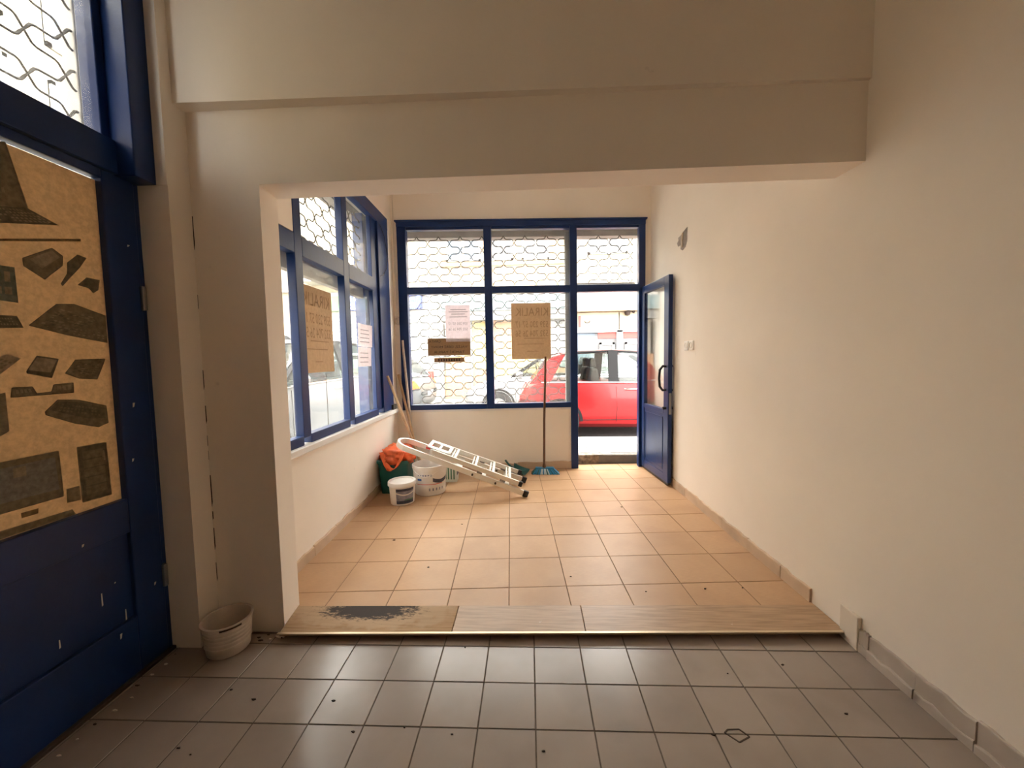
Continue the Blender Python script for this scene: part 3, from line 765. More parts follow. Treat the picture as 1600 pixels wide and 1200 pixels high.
# ------------------------------------------------------------------ wall fittings
for y, lb, rnd_ in ((3.452, 'white socket plate beside the door, the one nearer the hinge', 1), (3.352, 'white socket plate farther from the open door', 2)):
    r = tag(empty('wall_socket', (XR(y), y, 1.355)), lb, 'socket')
    Rw = lambda s, z, d: (XR(s) - d, s, z)
    part('plate', 'white_plastic', r, Rw, (y - .040, y + .040, 1.315, 1.395, .0, .010))
    obj('insert', MB().lathe([(.001, 0), (.02, 0), (.024, -.006), (.024, -.012)], (XR(y) - .013 + .012, y, 1.355), 16, 'x'), 'cord_white' if rnd_ == 1 else 'ink', r)
r = tag(empty('wall_hole', (XR(3.57), 3.57, 2.22)), 'broken patch of plaster with a bare conduit above the door', 'wall hole')
Rw = lambda s, z, d: (XR(s) - d, s, z)
obj('rough_plaster', MB().prism([(3.47, 2.25), (3.50, 2.205), (3.56, 2.19), (3.60, 2.21), (3.60, 2.245), (3.66, 2.25), (3.68, 2.285), (3.65, 2.30), (3.655, 2.325), (3.60, 2.33), (3.55, 2.345), (3.465, 2.36), (3.47, 2.30)], -.01, .004, Rw), 'plaster_dark', r)
obj('conduit', MB().tube([Rw(3.545, 2.335, .008), Rw(3.548, 2.28, .014), Rw(3.56, 2.215, .008)], .008, 8), 'bucket_dirty', r)
r = tag(empty('junction_box', (-1.42, YB(-1.42), 1.66)), 'small grubby cable box in the corner between both windows', 'junction box')
part('case', 'bucket_dirty', r, Bk, (-1.447, -1.40, 1.66, 1.75, 0, .028))
part('cover', 'wood_grey', r, Bk, (-1.44, -1.415, 1.67, 1.735, .026, .036))
tag(obj('cable', MB().tube([Bk(-1.43, 3.2, .004), Bk(-1.432, 2.6, .006), Bk(-1.428, 2.2, .006), Bk(-1.42, 1.95, .008), Bk(-1.422, 1.75, .012)], .004, 6), 'cord_white'), 'thin white cable running down the corner to the cable box', 'cable')
tag(obj('cable', MB().tube([Lf(3.86, 2.60, .012), Lf(3.95, 2.52, .02), Lf(4.02, 2.36, .022), Lf(4.0, 2.22, .02), Lf(3.9, 2.12, .016), Lf(3.83, 2.1, .012)], .003, 6), 'wire_steel'), 'loose thin wire looping over the blue jamb board', 'cable')
tag(obj('wall_bracket', MB().box(4.02, 4.13, .757, .81, -.01, .03, Lf), 'wire_steel', bevel=.004), 'small metal clip on the end of the white ledge', 'bracket')
tag(obj('wall_nail', MB().tube([Lf(3.62, 2.86, -.004), Lf(3.62, 2.86, .02), Lf(3.63, 2.84, .03)], .008, 6), 'debris'), 'dark hook in the wall above the side window', 'hook')

# ------------------------------------------------------------------ buckets
def bucket(name, label, x, y, z, r0, r1, h, mat, rim=.008, group=None, hoops=()):
    root = tag(empty(name, (x, y, z)), label, 'bucket', group)
    prof = [(.001, 0), (r0 - .006, 0), (r0, .006)]
    for hz, dr in hoops:
        rr = r0 + (r1 - r0) * hz / h; prof += [(rr, hz - .004), (rr + dr, hz - .002), (rr + dr, hz + .003), (rr, hz + .005)]
    prof += [(r1, h - rim), (r1 + .005, h - rim), (r1 + .005, h), (r1 - .004, h), (r0 - .005, .008), (.001, .008)]
    obj('body', MB().lathe(prof, (x, y, z), 40), mat, root)
    return root
b = bucket('bucket', 'cut-down dirty white pail on the grey tiles by the pillar', -1.362, 1.622, .0, .082, .094, .145, 'bucket_dirty', .004, hoops=[(.045, .003), (.065, .002), (.082, .002), (.1, .002), (.118, .002)])
obj('residue', MB().lathe([(.001, .05), (.05, .052), (.082, .047)], (-1.362, 1.622, 0), 24), 'plaster_chip', b)
obj('rim_notch', MB().lathe([(.0955, .132), (.0975, .132), (.0975, .140), (.0955, .140)], (-1.362, 1.622, 0), 8, 'z', -1.2, -.35), 'debris', b)

def wrap(parent, name, mat, x, y, z, r_at, z0, z1, a0, a1, off=.0012, k=14, wave=0):
    rows = []
    for i in range(k + 1):
        t = a0 + (a1 - a0) * i / k; u = i / k; w_ = wave * math.sin(math.pi * u)
        rows.append([(x + (r_at(q) + off) * math.cos(t), y + (r_at(q) + off) * math.sin(t), z + q) for q in (z0 - w_, z1 - w_)])
    obj(name, MB().grid(rows), mat, parent)
SX, SY = -1.125, 3.325
b = bucket('paint_bucket', 'small white paint bucket with its lid on and a grey label', SX, SY, ZU, .100, .112, .185, 'bucket_white')
obj('lid', MB().lathe([(.001, .188), (.095, .188), (.100, .196), (.116, .197), (.120, .190), (.121, .165), (.114, .163), (.113, .18)], (SX, SY, ZU), 40), 'white_plastic', b)
ra = lambda q: .100 + .012 * q / .185
wrap(b, 'label', 'label_grey', SX, SY, ZU, ra, .018, .150, -1.75, -.25)
wrap(b, 'label_band', 'label_navy', SX, SY, ZU, ra, .018, .045, -1.75, -.25, .002)
wrap(b, 'label_band', 'label_navy', SX, SY, ZU, ra, .128, .150, -1.75, -.25, .002)
wrap(b, 'label_swoosh', 'bucket_white', SX, SY, ZU, ra, .108, .118, -1.75, -.25, .0025, wave=.018)
wrap(b, 'label_band', 'label_green', SX, SY, ZU, ra, .046, .056, -1.1, -.25, .002)
BX, BY = -.948, 3.60
b = bucket('paint_bucket', 'large open white paint bucket that props up the ladder', BX, BY, ZU, .140, .156, .272, 'bucket_white', .03)
rb = lambda q: .140 + .016 * q / .272
wrap(b, 'label_band', 'label_navy', BX, BY, ZU, rb, .135, .170, -1.15, -.05, .0015, wave=.02)
wrap(b, 'label_line', 'label_red', BX, BY, ZU, rb, .108, .114, -2.2, -.5, .0015)
wrap(b, 'label_mark', 'label_blue', BX, BY, ZU, rb, .145, .163, -2.15, -1.85, .0015)
for i in range(6): wrap(b, 'label_mark', 'label_grey', BX, BY, ZU, rb, .188, .203, -2.1 + i * .16, -2.0 + i * .16, .0015)
for i in range(5): wrap(b, 'label_mark', 'label_grey', BX, BY, ZU, rb, .05, .075, -1.4 + i * .22, -1.32 + i * .22, .0015)
obj('handle', MB().tube([(BX + .160 * math.cos(t), BY + .160 * math.sin(t), ZU + .235 - .05 * math.sin(math.pi * (t + 2.6) / 2.0) ** 2) for t in [-2.6 + 2.0 * i / 14 for i in range(15)]], .002, 5), 'white_plastic', b)
obj('dark_paint', MB().lathe([(.001, .17), (.149, .172)], (BX, BY, ZU), 24), 'plaster_dark', b)

# green bin and the orange bag stuffed in it
root = tag(empty('waste_bin', (-1.28, 3.665, ZU)), 'dark green plastic bin in the corner under an orange bag', 'bin')
m = MB()
def rring(hx, hy, r, z, cx, cy, k=6):
    P = []
    for sx, sy, a in ((1, 1, 0), (-1, 1, 90), (-1, -1, 180), (1, -1, 270)):
        for i in range(k + 1):
            t = math.radians(a + 90 * i / k); P.append((cx + sx * (hx - r) + r * math.cos(t), cy + sy * (hy - r) + r * math.sin(t), z))
    return P + [P[0]]
cx, cy = -1.280, 3.665
m.grid([rring(.001, .001, .0005, ZU, cx, cy), rring(.120, .125, .03, ZU, cx, cy), rring(.142, .145, .04, ZU + .29, cx, cy), rring(.152, .155, .04, ZU + .29, cx, cy), rring(.152, .155, .04, ZU + .315, cx, cy), rring(.142, .145, .04, ZU + .315, cx, cy), rring(.118, .122, .03, ZU + .01, cx, cy), rring(.001, .001, .0005, ZU + .01, cx, cy)])
obj('body', m, 'bin_green', root)
from mathutils import noise as mn
def crumple(name, c, rad, seed, amp, mat, parent=None, cutz=None, sub=4):
    bm = bmesh.new(); bmesh.ops.create_icosphere(bm, subdivisions=sub, radius=1)
    for v in bm.verts:
        p = v.co.copy(); q = p * 2.1 + Vector((seed, 0, 0))
        k = 1 + amp * (mn.noise(q) + .55 * mn.noise(q * 2.3) + .3 * abs(mn.noise(q * 5)))
        v.co = Vector((c[0] + p.x * rad[0] * k, c[1] + p.y * rad[1] * k, c[2] + p.z * rad[2] * k))
        if cutz is not None and v.co.z < cutz: v.co.z = cutz + (v.co.z - cutz) * .1
    me = bpy.data.meshes.new(name); bm.to_mesh(me); bm.free(); me.shade_smooth(); me.materials.append(MATS[mat])
    return obj(name, None, mat, parent, me=me)
bag = tag(empty('plastic_bag', (-1.28, 3.655, .33)), 'crumpled orange plastic bag bulging out of the green bin', 'bag')
crumple('bag_body', (-1.268, 3.64, .375), (.16, .155, .095), 3.2, .38, 'bag_orange', bag)
# hanging mouth of the bag, folded over the front of the bin
rows = []
for i in range(25):
    t = i / 24; a = math.pi * t
    x = -1.365 + .20 * t; z = .43 - .155 * math.sin(a) ** .8; y = 3.50 - .03 * math.sin(a)
    row = []
    for j in range(7):
        u = j / 6 * 2 * math.pi
        k = .018 * (1 + .35 * mn.noise(Vector((t * 9, j, 2))))
        row.append((x + k * math.cos(u) * (1.2 if t < .5 else 1), y + .6 * k * math.sin(u), z + k * .8 * math.cos(u) * (1 - abs(2 * t - 1))))
    rows.append(row)
obj('bag_mouth', MB().grid(rows), 'bag_orange', bag)
crumple('bag_fold', (-1.26, 3.535, .365), (.075, .028, .075), 9.1, .4, 'bag_red', bag, sub=3)
crumple('bag_fold', (-1.13, 3.55, .385), (.06, .035, .05), 5.4, .4, 'bag_orange', bag, sub=3)

# green and white carton behind the big bucket
cr = tag(empty('carton', (-.80, 3.93, ZU)), 'green and white striped carton half hidden under the ladder', 'carton')
obj('body', MB().box(-.90, -.745, 3.87, 3.98, ZU, ZU + .165), 'carton', cr, bevel=.004)
for i in range(5): obj('stripe', MB().box(-.892 + i * .028, -.878 + i * .028, 3.868, 3.8705, ZU + .03, ZU + .15), 'label_green', cr)
obj('flap', MB().box(-.745, -.743, 3.88, 3.97, ZU + .07, ZU + .15), 'label_navy', cr)

# ------------------------------------------------------------------ ladder
ld = tag(empty('step_ladder', (-.02, 3.64, ZU)), 'folded aluminium step ladder lying across the paint bucket', 'ladder')
Fp = Vector((-.045, 3.645, .056)); Tp = Vector((-1.125, 3.585, .475)); e1 = (Tp - Fp); LL = e1.length; e1.normalize()
e2 = Vector((0, 1, 0)); e2 = (e2 - e1 * e2.dot(e1)).normalized(); e3 = e2.cross(e1).normalized()
if e3.z < 0: e3 = -e3
def lp(s, w, h): return Fp + e1 * s + e2 * w + e3 * h
def bar(name, mat, a, b_, w, h, parent=ld, bevel=.002): return obj(name, MB().bar(a, b_, w, h, e3), mat, parent, bevel)
hw = lambda s: .195 - .065 * s / LL
for sg in (-1, 1):
    bar('rail', 'aluminium', lp(.03, sg * hw(0), 0), lp(LL, sg * hw(LL), 0), .022, .048)
    bar('foot', 'black_plastic', lp(-.012, sg * hw(0), 0), lp(.035, sg * hw(0), 0), .03, .056)
pts = [lp(LL - .01, -hw(LL), 0)] + [lp(LL + .11 * math.sin(a), -hw(LL) * math.cos(a), 0) for a in [math.pi * i / 12 for i in range(13)]] + [lp(LL - .01, hw(LL), 0)]
m = MB()
rows = []
for i, p in enumerate(pts):
    d = (pts[min(i + 1, len(pts) - 1)] - pts[max(i - 1, 0)]).normalized(); a = d.cross(e3).normalized()
    rows.append([p + a * .011 + e3 * .024, p - a * .011 + e3 * .024, p - a * .011 - e3 * .024, p + a * .011 - e3 * .024, p + a * .011 + e3 * .024])
m.grid(rows); m.smooth = False
obj('hoop', m, 'aluminium', ld)
for s in (.20, .43, .66):
    bar('tread', 'aluminium', lp(s, -hw(s), -.005), lp(s, hw(s), -.005), .06, .02)
hb = .062
h2 = lambda s: .170 - .03 * s / LL
for sg in (-1, 1):
    bar('support_rail', 'aluminium', lp(.095, sg * h2(0), hb), lp(.93, sg * h2(.93), hb), .020, .040)
    bar('foot', 'black_plastic', lp(.066, sg * h2(0), hb), lp(.10, sg * h2(0), hb), .027, .046)
    for s in (.22, .44): bar('bracket', 'lock_metal', lp(s, sg * .172, .03), lp(s + .05, sg * .172, .035), .008, .02)
    obj('rivet', MB().tube([lp(.30, sg * .21, 0), lp(.30, sg * .165, 0)], .009, 8), 'debris', ld)
    obj('rivet', MB().tube([lp(.52, sg * .20, 0), lp(.52, sg * .155, 0)], .009, 8), 'debris', ld)
for s in (.19, .35, .52, .72):
    bar('rung', 'rung_white', lp(s, -h2(s), hb + .008), lp(s, h2(s), hb + .008), .022, .024)
    bar('rung', 'rung_white', lp(s + .03, -h2(s), hb - .002), lp(s + .03, h2(s), hb - .002), .012, .02)
m = MB()
for u0, u1, v0, v1 in ((.77, .99, -.13, -.07), (.77, .99, .07, .13), (.77, .80, -.13, .13), (.96, .99, -.13, .13), (.87, .89, -.13, .13)):
    P = [lp(u, v, h) for u in (u0, u1) for v in (v0, v1) for h in (hb + .018, hb + .026)]
    m.add(P, [(0, 1, 3, 2), (4, 6, 7, 5), (0, 4, 5, 1), (2, 3, 7, 6), (0, 2, 6, 4), (1, 5, 7, 3)])
obj('platform', m, 'rung_white', ld)
obj('hinge_bar', MB().bar(lp(.98, -.06, hb - .01), lp(.98, .06, hb - .01), .05, .02, e3), 'bag_red', ld)
obj('hinge_block', MB().bar(lp(.93, -.13, hb - .02), lp(.93, -.05, hb - .02), .05, .06, e3), 'white_plastic', ld)

# ------------------------------------------------------------------ broom, dustpan, sticks
br = tag(empty('broom', (.165, 4.16, ZU)), 'broom with blue bristles and dark handle propped on the far window', 'broom')
obj('handle', MB().tube([(.150, 4.165, ZU + .07), (.158, 4.22, .6), (.185, YB(.185) - .028, 1.285)], .0125, 10), 'broom_handle', br)
obj('socket', MB().lathe([(.014, .06), (.02, .075), (.02, .10), (.014, .13)], (.150, 4.165, ZU - .02), 12), 'broom_handle', br)
obj('head', MB().prism([(.055, 4.145), (.255, 4.145), (.255, 4.19), (.055, 4.19)], ZU + .045, ZU + .068), 'broom_blue', br, bevel=.006)
rng = random.Random(2)
for i in range(22):
    t = i / 21; x0 = .06 + .19 * t; x1 = .015 + .295 * t
    m = MB()
    for j in range(4):
        y0 = 4.148 + j * .012; y1 = 4.115 + j * .026 + rng.uniform(-.006, .006)
        m.bar((x0, y0, ZU + .052), (x1 + rng.uniform(-.004, .004), y1, ZU + .001), .010, .010)
    obj('bristles', m, 'broom_pale' if 6 <= i <= 13 and i % 3 else ('teal_plastic' if i % 4 == 0 else 'broom_blue'), br)
dp = tag(empty('dustpan', (-.10, 4.17, ZU)), 'dark teal dustpan on the tiles beside the broom', 'dustpan')
m = MB(); rows = []
for i in range(9):
    t = i / 8; x = -.205 + .17 * t; wd = .06 + .05 * t ** .6
    row = []
    for j in range(9):
        u = j / 8 * 2 - 1; z = ZU + .004 + (.055 * (1 - t) + .012) * abs(u) ** 4 + .03 * (1 - t) ** 3
        row.append((x + .03 * u, 4.17 + wd * u, z))
    rows.append(row)
m.grid(rows); m.grid([[(p[0], p[1], p[2] - .003) for p in r_] for r_ in rows])
obj('pan', m, 'teal_plastic', dp)
obj('back', MB().prism([(-.22, 4.115), (-.195, 4.112), (-.175, 4.228), (-.20, 4.228)], ZU, ZU + .07), 'teal_plastic', dp, bevel=.006)
obj('handle', MB().tube([(-.195, 4.17, ZU + .06), (-.235, 4.175, ZU + .10), (-.27, 4.18, ZU + .145)], .011, 8), 'teal_plastic', dp)
def stick(label, a, b_, r, mat): tag(obj('wooden_stick', MB().tube([a, ((a[0] + b_[0]) / 2, (a[1] + b_[1]) / 2, (a[2] + b_[2]) / 2), b_], r, 8), mat), label, 'stick', 'sticks in the corner')
stick('pale wooden stick leaning on the blue jamb of the side window', (-1.10, 4.04, ZU), (-1.418, 3.87, 1.12), .013, 'wood_stick')
stick('brown wooden stick in the corner crossing the far window post', (-1.16, 4.10, ZU), (-1.425, 4.222, 1.12), .013, 'wood_stick')
stick('tallest grey stick leaning against the far window post', (-1.26, 4.185, ZU), (-1.365, 4.217, 1.49), .013, 'wood_grey')

# ------------------------------------------------------------------ litter
def chip(x, y, z, s, rot, label, mat='debris'):
    r_ = random.Random(int(abs(x * 971 + y * 313) * 10)); n = 6
    P = [(x + s * (1 + r_.uniform(-.4, .5)) * math.cos(rot + 6.283 * i / n) * 1.3, y + s * (1 + r_.uniform(-.4, .4)) * math.sin(rot + 6.283 * i / n) * .7) for i in range(n)]
    o = recentre(obj('chip', slab(P, z, z + .004, .001), mat)); tag(o, label, 'debris', 'crumbs on the ' + ('raised peach' if z > .02 else 'grey') + ' floor')
LOW = [(.775, 1.52), (1.02, 1.57), (-.75, 1.36), (-.28, 1.24), (-1.18, 1.40), (-1.06, 1.36), (-1.12, 1.15), (-1.18, 1.17), (-.62, 1.24), (-.45, 1.26), (.03, 1.19), (.6, 1.26), (-.3, 1.64), (1.1, 1.35)]
for i, (x, y) in enumerate(LOW): chip(x, y, -.0005, .0028 + .0014 * (i % 3), i, 'dark crumb lying on the grey tiles')
UP = [(-.52, 2.86), (-.62, 2.25), (.22, 2.16), (.92, 2.05), (1.12, 2.06), (-.95, 2.6), (.6, 2.02), (.75, 3.2)]
for i, (x, y) in enumerate(UP): chip(x, y, ZU - .0005, .004 + .002 * (i % 2), i * 2, 'dark crumb lying on the peach tiles')
for i in range(16): chip(-1.58 + random.uniform(0, .05) - (0), .75 + i * .055, -.0005, random.uniform(.003, .007), i, 'crumb of plaster along the foot of the poster door', 'plaster_chip' if i % 3 else 'debris')
for i in range(9): chip(-1.22 + random.uniform(-.06, .06), 1.69 + random.uniform(-.03, .02), -.0005, random.uniform(.003, .008), i, 'crumb of plaster at the foot of the pillar', 'plaster_chip' if i % 2 else 'debris')
m = MB()
ringp = [(.64, 1.268), (.655, 1.28), (.695, 1.282), (.715, 1.256), (.672, 1.236)]
for i in range(5):
    a, b_ = ringp[i], ringp[(i + 1) % 5]; m.bar((a[0], a[1], .001), (b_[0], b_[1], .001), .004, .002)
obj('chipped_edge', m, 'debris', fl)

# ------------------------------------------------------------------ street ground
ZP, ZR = .14, -.04
tag(obj('sidewalk', MB().box(-2.35, 12, 4.55, 5.42, -.2, ZP - .012), 'pavement'), 'pale paved sidewalk outside the street door', 'sidewalk', kind='structure')
sw = own(bpy.data.objects['sidewalk'])
tag(obj('side_sidewalk', MB().box(-2.25, -1.75, -6, 4.55, -.2, ZP - .012), 'pavement'), 'narrow sidewalk below the side window', 'sidewalk', kind='structure')
tag(obj('kerb', MB().box(-2.35, 12, 5.42, 5.56, -.2, ZP), 'facade_white', bevel=.01), 'pale stone kerb in front of the red car', 'kerb', kind='structure')
tag(obj('road', MB().box(-40, 40, -25, 40, -.3, ZR), 'asphalt'), 'grey road surface of the street', 'road', kind='structure')
tag(obj('far_sidewalk', MB().box(-25, 25, 10.0, 11.4, -.2, ZP), 'pavement', bevel=.01), 'sidewalk in front of the shops across the street', 'sidewalk', kind='structure')
ca, sa = math.cos(.42), math.sin(.42)
tiles(sw, 'stone_paver', 'paving_stone', lambda i, j: (1.0 + ca * .11 * i + sa * .205 * (j + .5 * (i % 1)), 5.0 - sa * .11 * i + ca * .205 * j), -11, 14, -6, 7, .012, [(.30, 4.62), (2.0, 4.62), (2.0, 5.40), (.30, 5.40)], ZP, .02, .003)

# ------------------------------------------------------------------ cars
def make_car(label, loc, rz, L, W, H, paint, rearlamp='lamp_red', group=None):
    root = tag(empty('parked_car', loc, rz), label, 'car', group)
    w = W / 2; Mx = Matrix.Translation(Vector(loc)) @ Matrix.Rotation(rz, 4, 'Z')
    def G(p): return tuple(Mx @ Vector(p))
    def put(name, m, mat, parent=root, bevel=0):
        m.v = [G(p) for p in m.v]; return obj(name, m, mat, parent, bevel)
    zt = H * .635
    st = [(0, .40, .58, .80), (.012, .30, .74, .90), (.035, .24, zt - .06, .96), (.10, .21, zt + .03, 1), (.25, .20, zt + .02, 1), (.5, .19, zt, 1), (.72, .20, zt - .02, 1), (.76, .20, zt - .02, 1), (.86, .21, zt - .09, .985), (.94, .24, zt - .19, .93), (.985, .30, zt - .30, .84), (1.0, .36, zt - .40, .76)]
    rows = []
    for f, zb, z1, ws in st:
        x = f * L; a = w * ws; mid = zb + (z1 - zb) * .55
        half = [(a * .86, zb), (a * .97, zb + .07), (a, zb + .22), (a * 1.0, mid + .06), (a * .985, z1 - .06), (a * .955, z1 - .015), (a * .88, z1)]
        loop = [(x, y, z) for y, z in half] + [(x, 0, z1 + (.025 if f > .74 else .0))] + [(x, -y, z) for y, z in reversed(half)]
        rows.append(loop + [loop[0]])
    m = MB().grid(rows)
    n = len(rows[0]); m.f += [tuple(reversed(range(n - 1))), tuple((len(rows) - 1) * n + i for i in range(n - 1))]
    put('body', m, paint)
    wr_ = w * .77
    rows = []
    for f, z in ((.135, H - .14), (.17, H - .07), (.25, H - .02), (.38, H), (.48, H - .012), (.555, H - .07)):
        rows.append([(f * L, wr_ * u, z + .012 * (1 - u * u) - (.012 if abs(u) == 1 else 0)) for u in (-1, -.9, -.5, 0, .5, .9, 1)])
    m = MB().grid(rows); m.grid([[(p[0], p[1] * .99, p[2] - .03) for p in r_] for r_ in rows]); put('roof', m, paint)
    for sg in (-1, 1):
        put('pillar', MB().bar((.745 * L, sg * w * .93, zt - .03), (.555 * L, sg * wr_, H - .075), .05, .055), 'car_trim')
        put('pillar', MB().bar((.400 * L, sg * w * .955, zt - .01), (.405 * L, sg * wr_, H - .025), .15, .035, (0, 1, 0)), 'car_trim')
        put('pillar', MB().prism([(.05 * L, zt), (.135 * L, zt), (.205 * L, H - .055), (.135 * L, H - .13)], -.02, .02, lambda a, b_, c: (a, sg * (w * .955 + (wr_ - w * .955) * (b_ - zt) / (H - zt)) + c, b_)), paint)
        put('window_rail', MB().tube([(.14 * L, sg * wr_, H - .13), (.25 * L, sg * wr_, H - .04), (.40 * L, sg * wr_, H - .025), (.555 * L, sg * wr_, H - .075)], .022, 6), 'car_trim')
        put('belt_trim', MB().tube([(.10 * L, sg * w * .972, zt + .018), (.25 * L, sg * w * .972, zt + .016), (.5 * L, sg * w * .972, zt - .002), (.74 * L, sg * w * .968, zt - .024)], .011, 6), 'chrome')
        gl = lambda a, b_, c: (a, sg * (w * .945 + (wr_ - w * .945) * (b_ - zt) / (H - zt)) + c, b_)
        put('side_glass', MB().prism([(.135 * L, zt + .01), (.375 * L, zt), (.38 * L, H - .04), (.215 * L, H - .07)], -.002, .002, gl), 'car_glass')
        put('side_glass', MB().prism([(.425 * L, zt), (.735 * L, zt - .02), (.555 * L, H - .085), (.43 * L, H - .035)], -.002, .002, gl), 'car_glass')
        h_ = put('door_handle', MB().tube([(.445 * L, sg * (w * .99), zt - .10), (.455 * L, sg * (w + .025), zt - .10), (.495 * L, sg * (w + .025), zt - .10), (.505 * L, sg * (w * .99), zt - .10)], .013, 8), 'chrome')
        for f in (.41, .72): put('door_seam', MB().tube([(f * L, sg * w * 1.0005, .30), (f * L + .01, sg * w * 1.002, .5), (f * L, sg * w * .99, zt - .06)], .0035, 4), 'car_trim')
        put('sill_line', MB().tube([(.26 * L, sg * w * .999, .33), (.74 * L, sg * w * .999, .33)], .005, 4), 'car_trim')
        put('mirror', MB().lathe([(.001, -.07), (.05, -.06), (.07, 0), (.05, .06), (.001, .07)], (.70 * L, sg * (w + .08), zt + .05), 12, 'x'), paint)
        put('head_lamp', MB().prism([(.905 * L, zt - .20), (.965 * L, zt - .30), (.955 * L, zt - .36), (.90 * L, zt - .28)], -.01, .012, lambda a, b_, c: (a, sg * (w * (.96 - .9 * max(0, a / L - .9)) + c), b_)), 'lamp_clear')
        put('tail_lamp', MB().prism([(.004 * L, zt - .22), (.05 * L, zt - .24), (.065 * L, zt - .05), (.03 * L, zt - .06)], -.03, .014, lambda a, b_, c: (a, sg * (w * (.93 + a / L * .9) + c), b_)), rearlamp)
        for f in (.175, .815):
            c = (f * L, sg * (w - .08), .31)
            o_ = put('wheel', MB().lathe([(.16, -.10), (.30, -.09), (.31, -.05), (.31, .05), (.30, .09), (.16, .10), (.16, -.10)], c, 28, 'y'), 'tyre')
            own(o_); WORLD_INV[o_.name] = Matrix.Identity(4)
            hub = MB().lathe([(.001, .0), (.05, .01), (.06, -.01), (.16, -.02), (.18, .012), (.20, .012)], (c[0], sg * (w + .005), c[2]), 20, 'y')
            if sg < 0: hub.v = [(p[0], 2 * sg * (w + .005) - p[1], p[2]) for p in hub.v]
            put('hub_cap', hub, 'chrome')
            put('wheel_arch', MB().lathe([(.315, -.01), (.36, -.01), (.36, .004), (.315, .004)], (c[0], sg * w, c[2]), 20, 'y', 0, math.pi), 'car_trim')
    put('windscreen', MB().prism([(.75 * L, zt - .02), (.752 * L, zt - .02), (.562 * L, H - .08), (.56 * L, H - .08)], -w * .84, w * .84, lambda a, b_, c: (a, c * (1 - .12 * (b_ - zt) / (H - zt)), b_)), 'car_glass')
    put('rear_glass', MB().prism([(.055 * L, zt + .01), (.057 * L, zt + .01), (.135 * L, H - .13), (.133 * L, H - .13)], -w * .82, w * .82, lambda a, b_, c: (a, c * (1 - .1 * (b_ - zt) / (H - zt)), b_)), 'car_glass')
    for y in (-.34, .34):
        s_ = put('seat', MB().prism([(.30 * L, zt - .1), (.36 * L, zt - .1), (.345 * L, H - .30), (.315 * L, H - .30)], y - .22, y + .22, lambda a, b_, c: (a, c, b_)), 'car_interior', bevel=.03)
        put('headrest', MB().prism([(.312 * L, H - .29), (.345 * L, H - .29), (.338 * L, H - .13), (.318 * L, H - .13)], y - .12, y + .12, lambda a, b_, c: (a, c, b_)), 'car_interior', bevel=.03)
    put('dashboard', MB().box(.63 * L, .745 * L, -w * .85, w * .85, zt - .06, zt + .03), 'car_interior')
    put('cabin_floor', MB().box(.12 * L, .73 * L, -w * .9, w * .9, zt - .01, zt + .006), 'car_interior')
    put('steering_wheel', MB().tube([(.60 * L + .05 * math.cos(t), w * .42 + .18 * math.sin(t), zt + .08 + .17 * math.cos(t)) for t in [6.283 * i / 20 for i in range(20)]], .016, 6, True), 'car_interior')
    put('number_plate', MB().box(-.012, .004, -.24, .24, .50, .60), 'sign_white')
    return root
make_car('bright red hatchback parked across the open street doorway', (-.18, 6.95, ZR), 0, 3.75, 1.62, 1.43, 'car_red')
make_car('silver car facing the other way behind the red hatchback', (2.6, 9.2, ZR), math.pi, 4.0, 1.7, 1.45, 'car_silver')
make_car('grey car standing close outside the side window', (-3.45, 7.25, ZR + .12), -math.pi / 2, 4.35, 1.78, 1.50, 'car_grey')
make_car('dark grey car with an orange tail lamp beyond the first far pane', (-2.35, 9.2, ZR), math.pi, 4.1, 1.7, 1.45, 'car_darkgrey', 'lamp_orange')

# ------------------------------------------------------------------ buildings across the street
YF = 11.3
def Fc(x, z, d): return (x, YF - d, z)
def bpart(name, mat, root, fn, *bx): return part(name, mat, root, fn, *bx, bevel=0)
def bwin(root, fn, a, b_, z0, z1, cols=2, rows=1, fm='win_frame_white', pm='win_pane_grey', fr=.06):
    f = own(bpart('window_frame', fm, root, fn, (a, b_, z0, z0 + fr, 0, .06), (a, b_, z1 - fr, z1, 0, .06), (a, a + fr, z0, z1, 0, .06), (b_ - fr, b_, z0, z1, 0, .06), *[(a + (b_ - a) * i / cols - fr / 2, a + (b_ - a) * i / cols + fr / 2, z0, z1, 0, .055) for i in range(1, cols)], *[(a, b_, z0 + (z1 - z0) * i / rows - fr / 2, z0 + (z1 - z0) * i / rows + fr / 2, 0, .055) for i in range(1, rows)]))
    for i in range(cols):
        for j in range(rows):
            bpart('pane', pm, f, fn, (a + (b_ - a) * i / cols, a + (b_ - a) * (i + 1) / cols, z0 + (z1 - z0) * j / rows, z0 + (z1 - z0) * (j + 1) / rows, .0, .02))
TOP = 5.3
# C: cream shop behind the red car
C = tag(empty('shop_building', (4, YF, 0)), 'cream shop building with a white fascia seen through the doorway', 'building')
bpart('wall', 'facade_cream', C, Fc, (1.25, 9, 3.35, TOP, -3, 0), (1.25, 9, 0, .85, -.2, 0), (1.25, 1.32, .85, 3.35, -.2, 0))
bpart('fascia_band', 'facade_white', C, Fc, (1.25, 9, 2.70, 3.05, -.2, .16))
bpart('ledge', 'facade_cream', C, Fc, (1.25, 9, 3.05, 3.38, -.2, .02))
bpart('awning_edge', 'facade_peach', C, Fc, (1.25, 9, 2.545, 2.70, -.2, .30))
b_ = own(bpart('sign_board', 'facade_cream', C, Fc, (1.32, 2.55, 2.02, 2.53, -.2, .05)))
bpart('mark', 'sign_red', b_, Fc, (1.42, 1.49, 2.12, 2.44, .05, .065))
obj('mark', MB().tube([Fc(1.60 + .07 * math.cos(t) + .07, 2.30 + .06 * math.sin(t), .06) for t in [math.pi + math.pi * i / 10 for i in range(11)]], .012, 5), 'ink_dark', b_)
